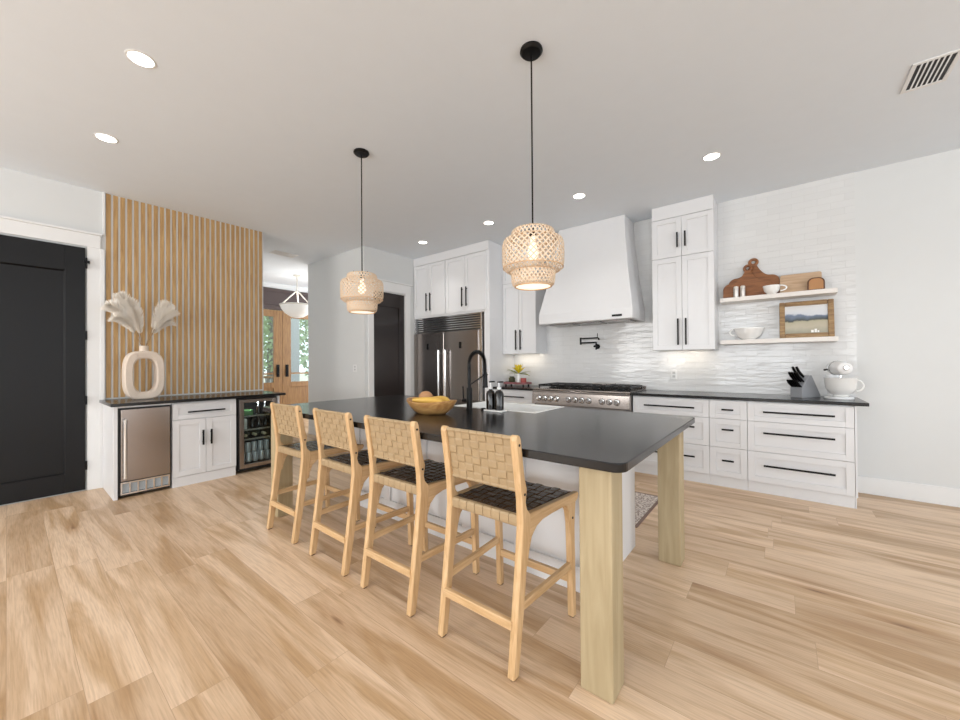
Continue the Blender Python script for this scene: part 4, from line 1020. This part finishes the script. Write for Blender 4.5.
    for i in range(ny):
        y = y0 + (i + .5) * cy_; w_ = hx(y) - .032; path = []
        for k in range(nx * 5 + 1):
            q = k / (nx * 5); path.append((-w_ + 2 * w_ * q, y, zt(y) - A * wav(q, nx, i)))
        mb.ribbon(path, [(0, 1, 0)] * len(path), [(0, 0, 1)] * len(path), cy_ * .478, .0035)
    obj('woven_seat', mb, LEATHERD, t, label='dark brown woven leather seat')
    mb = MB()
    for j in range(nx):
        w_ = .188; xa = -w_ + 2 * w_ * j / nx + .001; xb = -w_ + 2 * w_ * (j + 1) / nx - .001
        mb.prism([(-.184, .588), (-.186, .60), (-.186, .622), (-.18, .631), (-.165, .632), (-.15, .628), (-.15, .582), (-.178, .582)], lambda y, z: (xa, y, z), lambda y, z: (xb, y, z))
    obj('seat_wrap', mb, LEATHER, t, bevel=.002, label='tan leather straps folded over the rear seat rail')
    return t
SL = ['leftmost woven counter stool, farthest from the camera, beside the left island post', 'second woven counter stool from the left, nearest the bar cooler side but one',
      'third woven counter stool from the left, below the wooden bowl', 'nearest woven counter stool, at the right beside the front island post']
SL[1] = 'second woven counter stool from the left, between the farthest stool and the third'
s0 = make_stool(SL[3]); s0.location = (-1.055, 1.518, 0)
for x, y, l_, rz in ((-1.675, 1.517, SL[2], R(.5)), (-2.262, 1.517, SL[1], R(-.6)), (-2.915, 1.517, SL[0], R(.8))): dup(s0, (x, y, 0), l_, rz)

# rug
def rugm():
    m, t, b = nm('rug_pattern'); N = t.nodes; L = t.links
    tc = N.new('ShaderNodeTexCoord'); v = N.new('ShaderNodeTexVoronoi'); v.inputs['Scale'].default_value = 55; v.distance = 'CHEBYCHEV'; L.new(tc.outputs['Object'], v.inputs['Vector'])
    cr = N.new('ShaderNodeValToRGB'); e = cr.color_ramp.elements; e[0].position = .15; e[0].color = lin((96, 72, 66)); e[1].position = .5; e[1].color = lin((216, 204, 194))
    L.new(v.outputs['Distance'], cr.inputs[0]); L.new(cr.outputs[0], b.inputs['Base Color']); b.inputs['Roughness'].default_value = .95; return m
t = thing('runner_rug', (-1.9, 3.42, 0), 'faded patterned runner rug on the floor between island and range', 'rug')
obj('pile', MB().box(-2.93, -.895, 3.03, 3.80, .0005, .008), rugm(), t)
mb = MB()
for a in ((-2.95, -2.93, 3.01, 3.82), (-.895, -.875, 3.01, 3.82), (-2.93, -.895, 3.01, 3.03), (-2.93, -.895, 3.80, 3.82)): mb.box(*a, .0005, .009)
obj('border', mb, mat('rug_border', (130, 108, 98), .95), t)

# ------------------------------------------------------------------ pendants
def make_pendant(loc, label):
    x, y, _ = loc
    t = thing('pendant_lamp', (x, y, H), label, 'pendant lamp', 'woven bamboo pendants over the island')
    obj('ceiling_rose', MB().lathe([(.064, H - .001), (.066, H - .012), (.055, H - .024), (.012, H - .028), (.0001, H - .028)], (x, y, 0), 32), BLACKM, t, smooth=True)
    obj('cord', MB().tube([(x, y, H - .026), (x, y, 2.03)], .0048, 8), BLACKM, t)
    prof = [(.085, 2.042), (.108, 2.040), (.120, 2.032), (.125, 2.015), (.125, 1.990), (.148, 1.988), (.167, 1.978), (.176, 1.955), (.177, 1.90), (.176, 1.845), (.170, 1.818), (.152, 1.800), (.128, 1.797), (.126, 1.78), (.124, 1.745), (.119, 1.722), (.104, 1.713)]
    # resample by arc length
    S = [0]
    for a, b_ in zip(prof, prof[1:]): S.append(S[-1] + math.hypot(b_[0] - a[0], b_[1] - a[1]))
    def pr(s):
        for i in range(len(prof) - 1):
            if s <= S[i + 1] + 1e-9:
                q = (s - S[i]) / (S[i + 1] - S[i]); return prof[i][0] + (prof[i + 1][0] - prof[i][0]) * q, prof[i][1] + (prof[i + 1][1] - prof[i][1]) * q
        return prof[-1]
    K = 56; mb = MB(); n = 34
    for sgn in (-1, 1):
        for j in range(n):
            path = []; sd = []; nr = []
            for k in range(K + 1):
                r_, z = pr(S[-1] * k / K); a = 2 * PI * j / n + sgn * 2.4 * k / K
                path.append(Vector((x + r_ * math.cos(a), y + r_ * math.sin(a), z)))
            for k in range(K + 1):
                d = (path[min(K, k + 1)] - path[max(0, k - 1)]).normalized()
                r1, z1_ = pr(S[-1] * max(0, k - 1) / K); r2, z2_ = pr(S[-1] * min(K, k + 1) / K)
                a = math.atan2(path[k].y - y, path[k].x - x); tn = Vector((-(z2_ - z1_) * math.cos(a), -(z2_ - z1_) * math.sin(a), (r2 - r1))).normalized()
                nr.append(tn); sd.append(d.cross(tn).normalized())
            off = .0007 * sgn
            mb.ribbon([p + n_ * off for p, n_ in zip(path, nr)], sd, nr, .0036, .0010)
    obj('woven_shade', mb, BAMBOO, t)
    mb = MB()
    for r_, z, tt in ((.085, 2.042, .003), (.126, 1.989, .003), (.172, 1.82, .003), (.128, 1.797, .003), (.104, 1.713, .005)): mb.ring((x, y, z), r_, tt)
    obj('rim_hoops', mb, BAMBOOR, t, smooth=True)
    obj('bottom_diffuser', MB().lathe([(.100, 1.7145), (.100, 1.717), (.0001, 1.717)], (x, y, 0), 32), SHADEW, t)
    obj('bulb', MB().lathe([(.0001, 1.868), (.018, 1.872), (.03, 1.89), (.033, 1.91), (.026, 1.94), (.014, 1.965), (.014, 2.0), (.0001, 2.0)], (x, y, 0), 20), BULB, t, smooth=True)
    obj('socket', MB().tube([(x, y, 2.001), (x, y, 2.03)], .02, 12), BLACKM, t)
    obj('spider', MB().tube([(x - .085, y, 2.05), (x + .085, y, 2.05)], .002, 6).tube([(x, y - .085, 2.05), (x, y + .085, 2.05)], .002, 6), BLACKM, t)
    return t
def plight(name, loc, e, col, r=.04):
    l = bpy.data.lights.new(name, 'POINT'); l.energy = e; l.color = col; l.shadow_soft_size = r
    o = bpy.data.objects.new(name, l); C.objects.link(o); o.location = loc; return o
p1 = make_pendant((-1.118, 1.90, H), 'woven bamboo pendant lamp hanging nearest, over the right of the island')
dup(p1, (-2.80, 1.898, H), 'woven bamboo pendant lamp hanging farther left, in front of the pantry door')
for x in (-1.122, -2.80): plight('pendant_light', (x, 1.895, 1.91), .7, (1, .88, .74), .035)

# ------------------------------------------------------------------ recessed lights
def make_can_light(label):
    t = thing('recessed_light', (0, 0, 0), label, 'recessed light', 'recessed ceiling lights')
    obj('trim_ring', MB().open_lathe([(.060, -.0005), (.060, -.004), (.070, -.003), (.074, -.0005)], (0, 0, 0), 36), TRIM, t)
    obj('lens', MB().lathe([(.059, -.003), (.0001, -.0035)], (0, 0, 0), 36), CAN, t); return t
cans = [(-2.92, .49, 'recessed ceiling light nearest the camera at the upper left'), (-4.15, .49, 'recessed ceiling light above the black door side, farther left'), (-.46, 3.86, 'rightmost recessed ceiling light, in front of the tall wall cabinet'),
        (-1.69, 3.86, 'recessed ceiling light in front of the range hood'), (-2.92, 3.86, 'recessed ceiling light between the two pendants, above fridge side panel'), (-4.15, 3.86, 'recessed ceiling light in front of the refrigerator cabinet')]
c0 = make_can_light(cans[0][2]); c0.location = (cans[0][0], cans[0][1], H)
cans = [(x * 1.011, y * 1.011, l_) for x, y, l_ in cans]; c0.location = (cans[0][0], cans[0][1], H)
for x, y, l_ in cans[1:]: dup(c0, (x, y, H), l_)
for x, y, _ in cans + [(-1.71, .495, ''), (-.465, .495, ''), (.78, .495, ''), (.78, 3.9, ''), (-4.19, -2.9, ''), (-1.71, -2.9, ''), (.78, -2.9, '')]:
    l = bpy.data.lights.new('downlight', 'SPOT'); l.energy = 22; l.color = (1, .975, .94); l.spot_size = R(120); l.spot_blend = .8; l.shadow_soft_size = .07
    o = bpy.data.objects.new('downlight', l); C.objects.link(o); o.location = (x, y, H - .02)

# ceiling vents
def vent(x0, x1, y0, y1, n, label):
    t = thing('ceiling_vent', ((x0 + x1) / 2, (y0 + y1) / 2, H), label, 'vent')
    b_ = .022; z0, z1 = H - .008, H - .0005; mb = MB()
    for a in ((x0, x0 + b_, y0, y1), (x1 - b_, x1, y0, y1), (x0 + b_, x1 - b_, y0, y0 + b_), (x0 + b_, x1 - b_, y1 - b_, y1)): mb.box(*a, z0, z1)
    obj('frame', mb, TRIM, t, bevel=.002)
    obj('duct', MB().box(x0 + b_, x1 - b_, y0 + b_, y1 - b_, H - .0015, H - .0005), DARKIN, t)
    mb = MB()
    for k in range(1, n):
        xx = x0 + b_ + (x1 - x0 - 2 * b_) * k / n; mb.prism([(xx - .006, z0 + .001), (xx - .003, z0 + .001), (xx + .005, H - .002), (xx + .002, H - .002)], lambda a, z: (a, y0 + b_, z), lambda a, z: (a, y1 - b_, z))
    obj('louvres', mb, TRIM, t)
vent(.65, .855, 3.47, 3.80, 7, 'white louvred ceiling vent at the upper right of the ceiling')
vent(-6.50, -6.28, 2.66, 3.04, 7, 'small louvred ceiling vent over the foyer opening')

# foyer chandelier
cx, cy = -7.74, 3.71
t = thing('bowl_chandelier', (cx, cy, H), 'white bowl chandelier hung by three rods in the foyer before the entry doors', 'chandelier')
CM = mat('cream_metal', (226, 222, 214), .4); CG = emit('glowing_frosted_glass', (236, 234, 230), .25)
obj('ceiling_rose', MB().lathe([(.07, H - .0005), (.07, H - .02), (.01, H - .03), (.0001, H - .03)], (cx, cy, 0), 24), CM, t)
mb = MB().tube([(cx, cy, H - .03), (cx, cy, 2.78)], .012, 8)
for k in range(3): a = 2 * PI * k / 3 + .5; mb.tube([(cx, cy, 2.78), (cx + .30 * math.cos(a), cy + .30 * math.sin(a), 2.47)], .013, 8)
obj('rods', mb, CM, t)
obj('bowl', MB().lathe([(.03, 2.215), (.12, 2.235), (.22, 2.30), (.29, 2.39), (.32, 2.47), (.31, 2.47), (.28, 2.40), (.2, 2.31), (.0001, 2.235)], (cx, cy, 0), 36), CG, t, smooth=True)
obj('rim', MB().ring((cx, cy, 2.472), .315, .014), CM, t, smooth=True)
for k in range(3): a = 2 * PI * k / 3; obj('bulb', MB().lathe([(.0001, 0), (.03, .02), (.033, .05), (.012, .09), (.0001, .09)], (cx + .13 * math.cos(a), cy + .13 * math.sin(a), 2.36), 14), SHADEW, t, smooth=True)
plight('chandelier_light', (cx, cy, 2.56), 6, (1, .93, .85), .1)
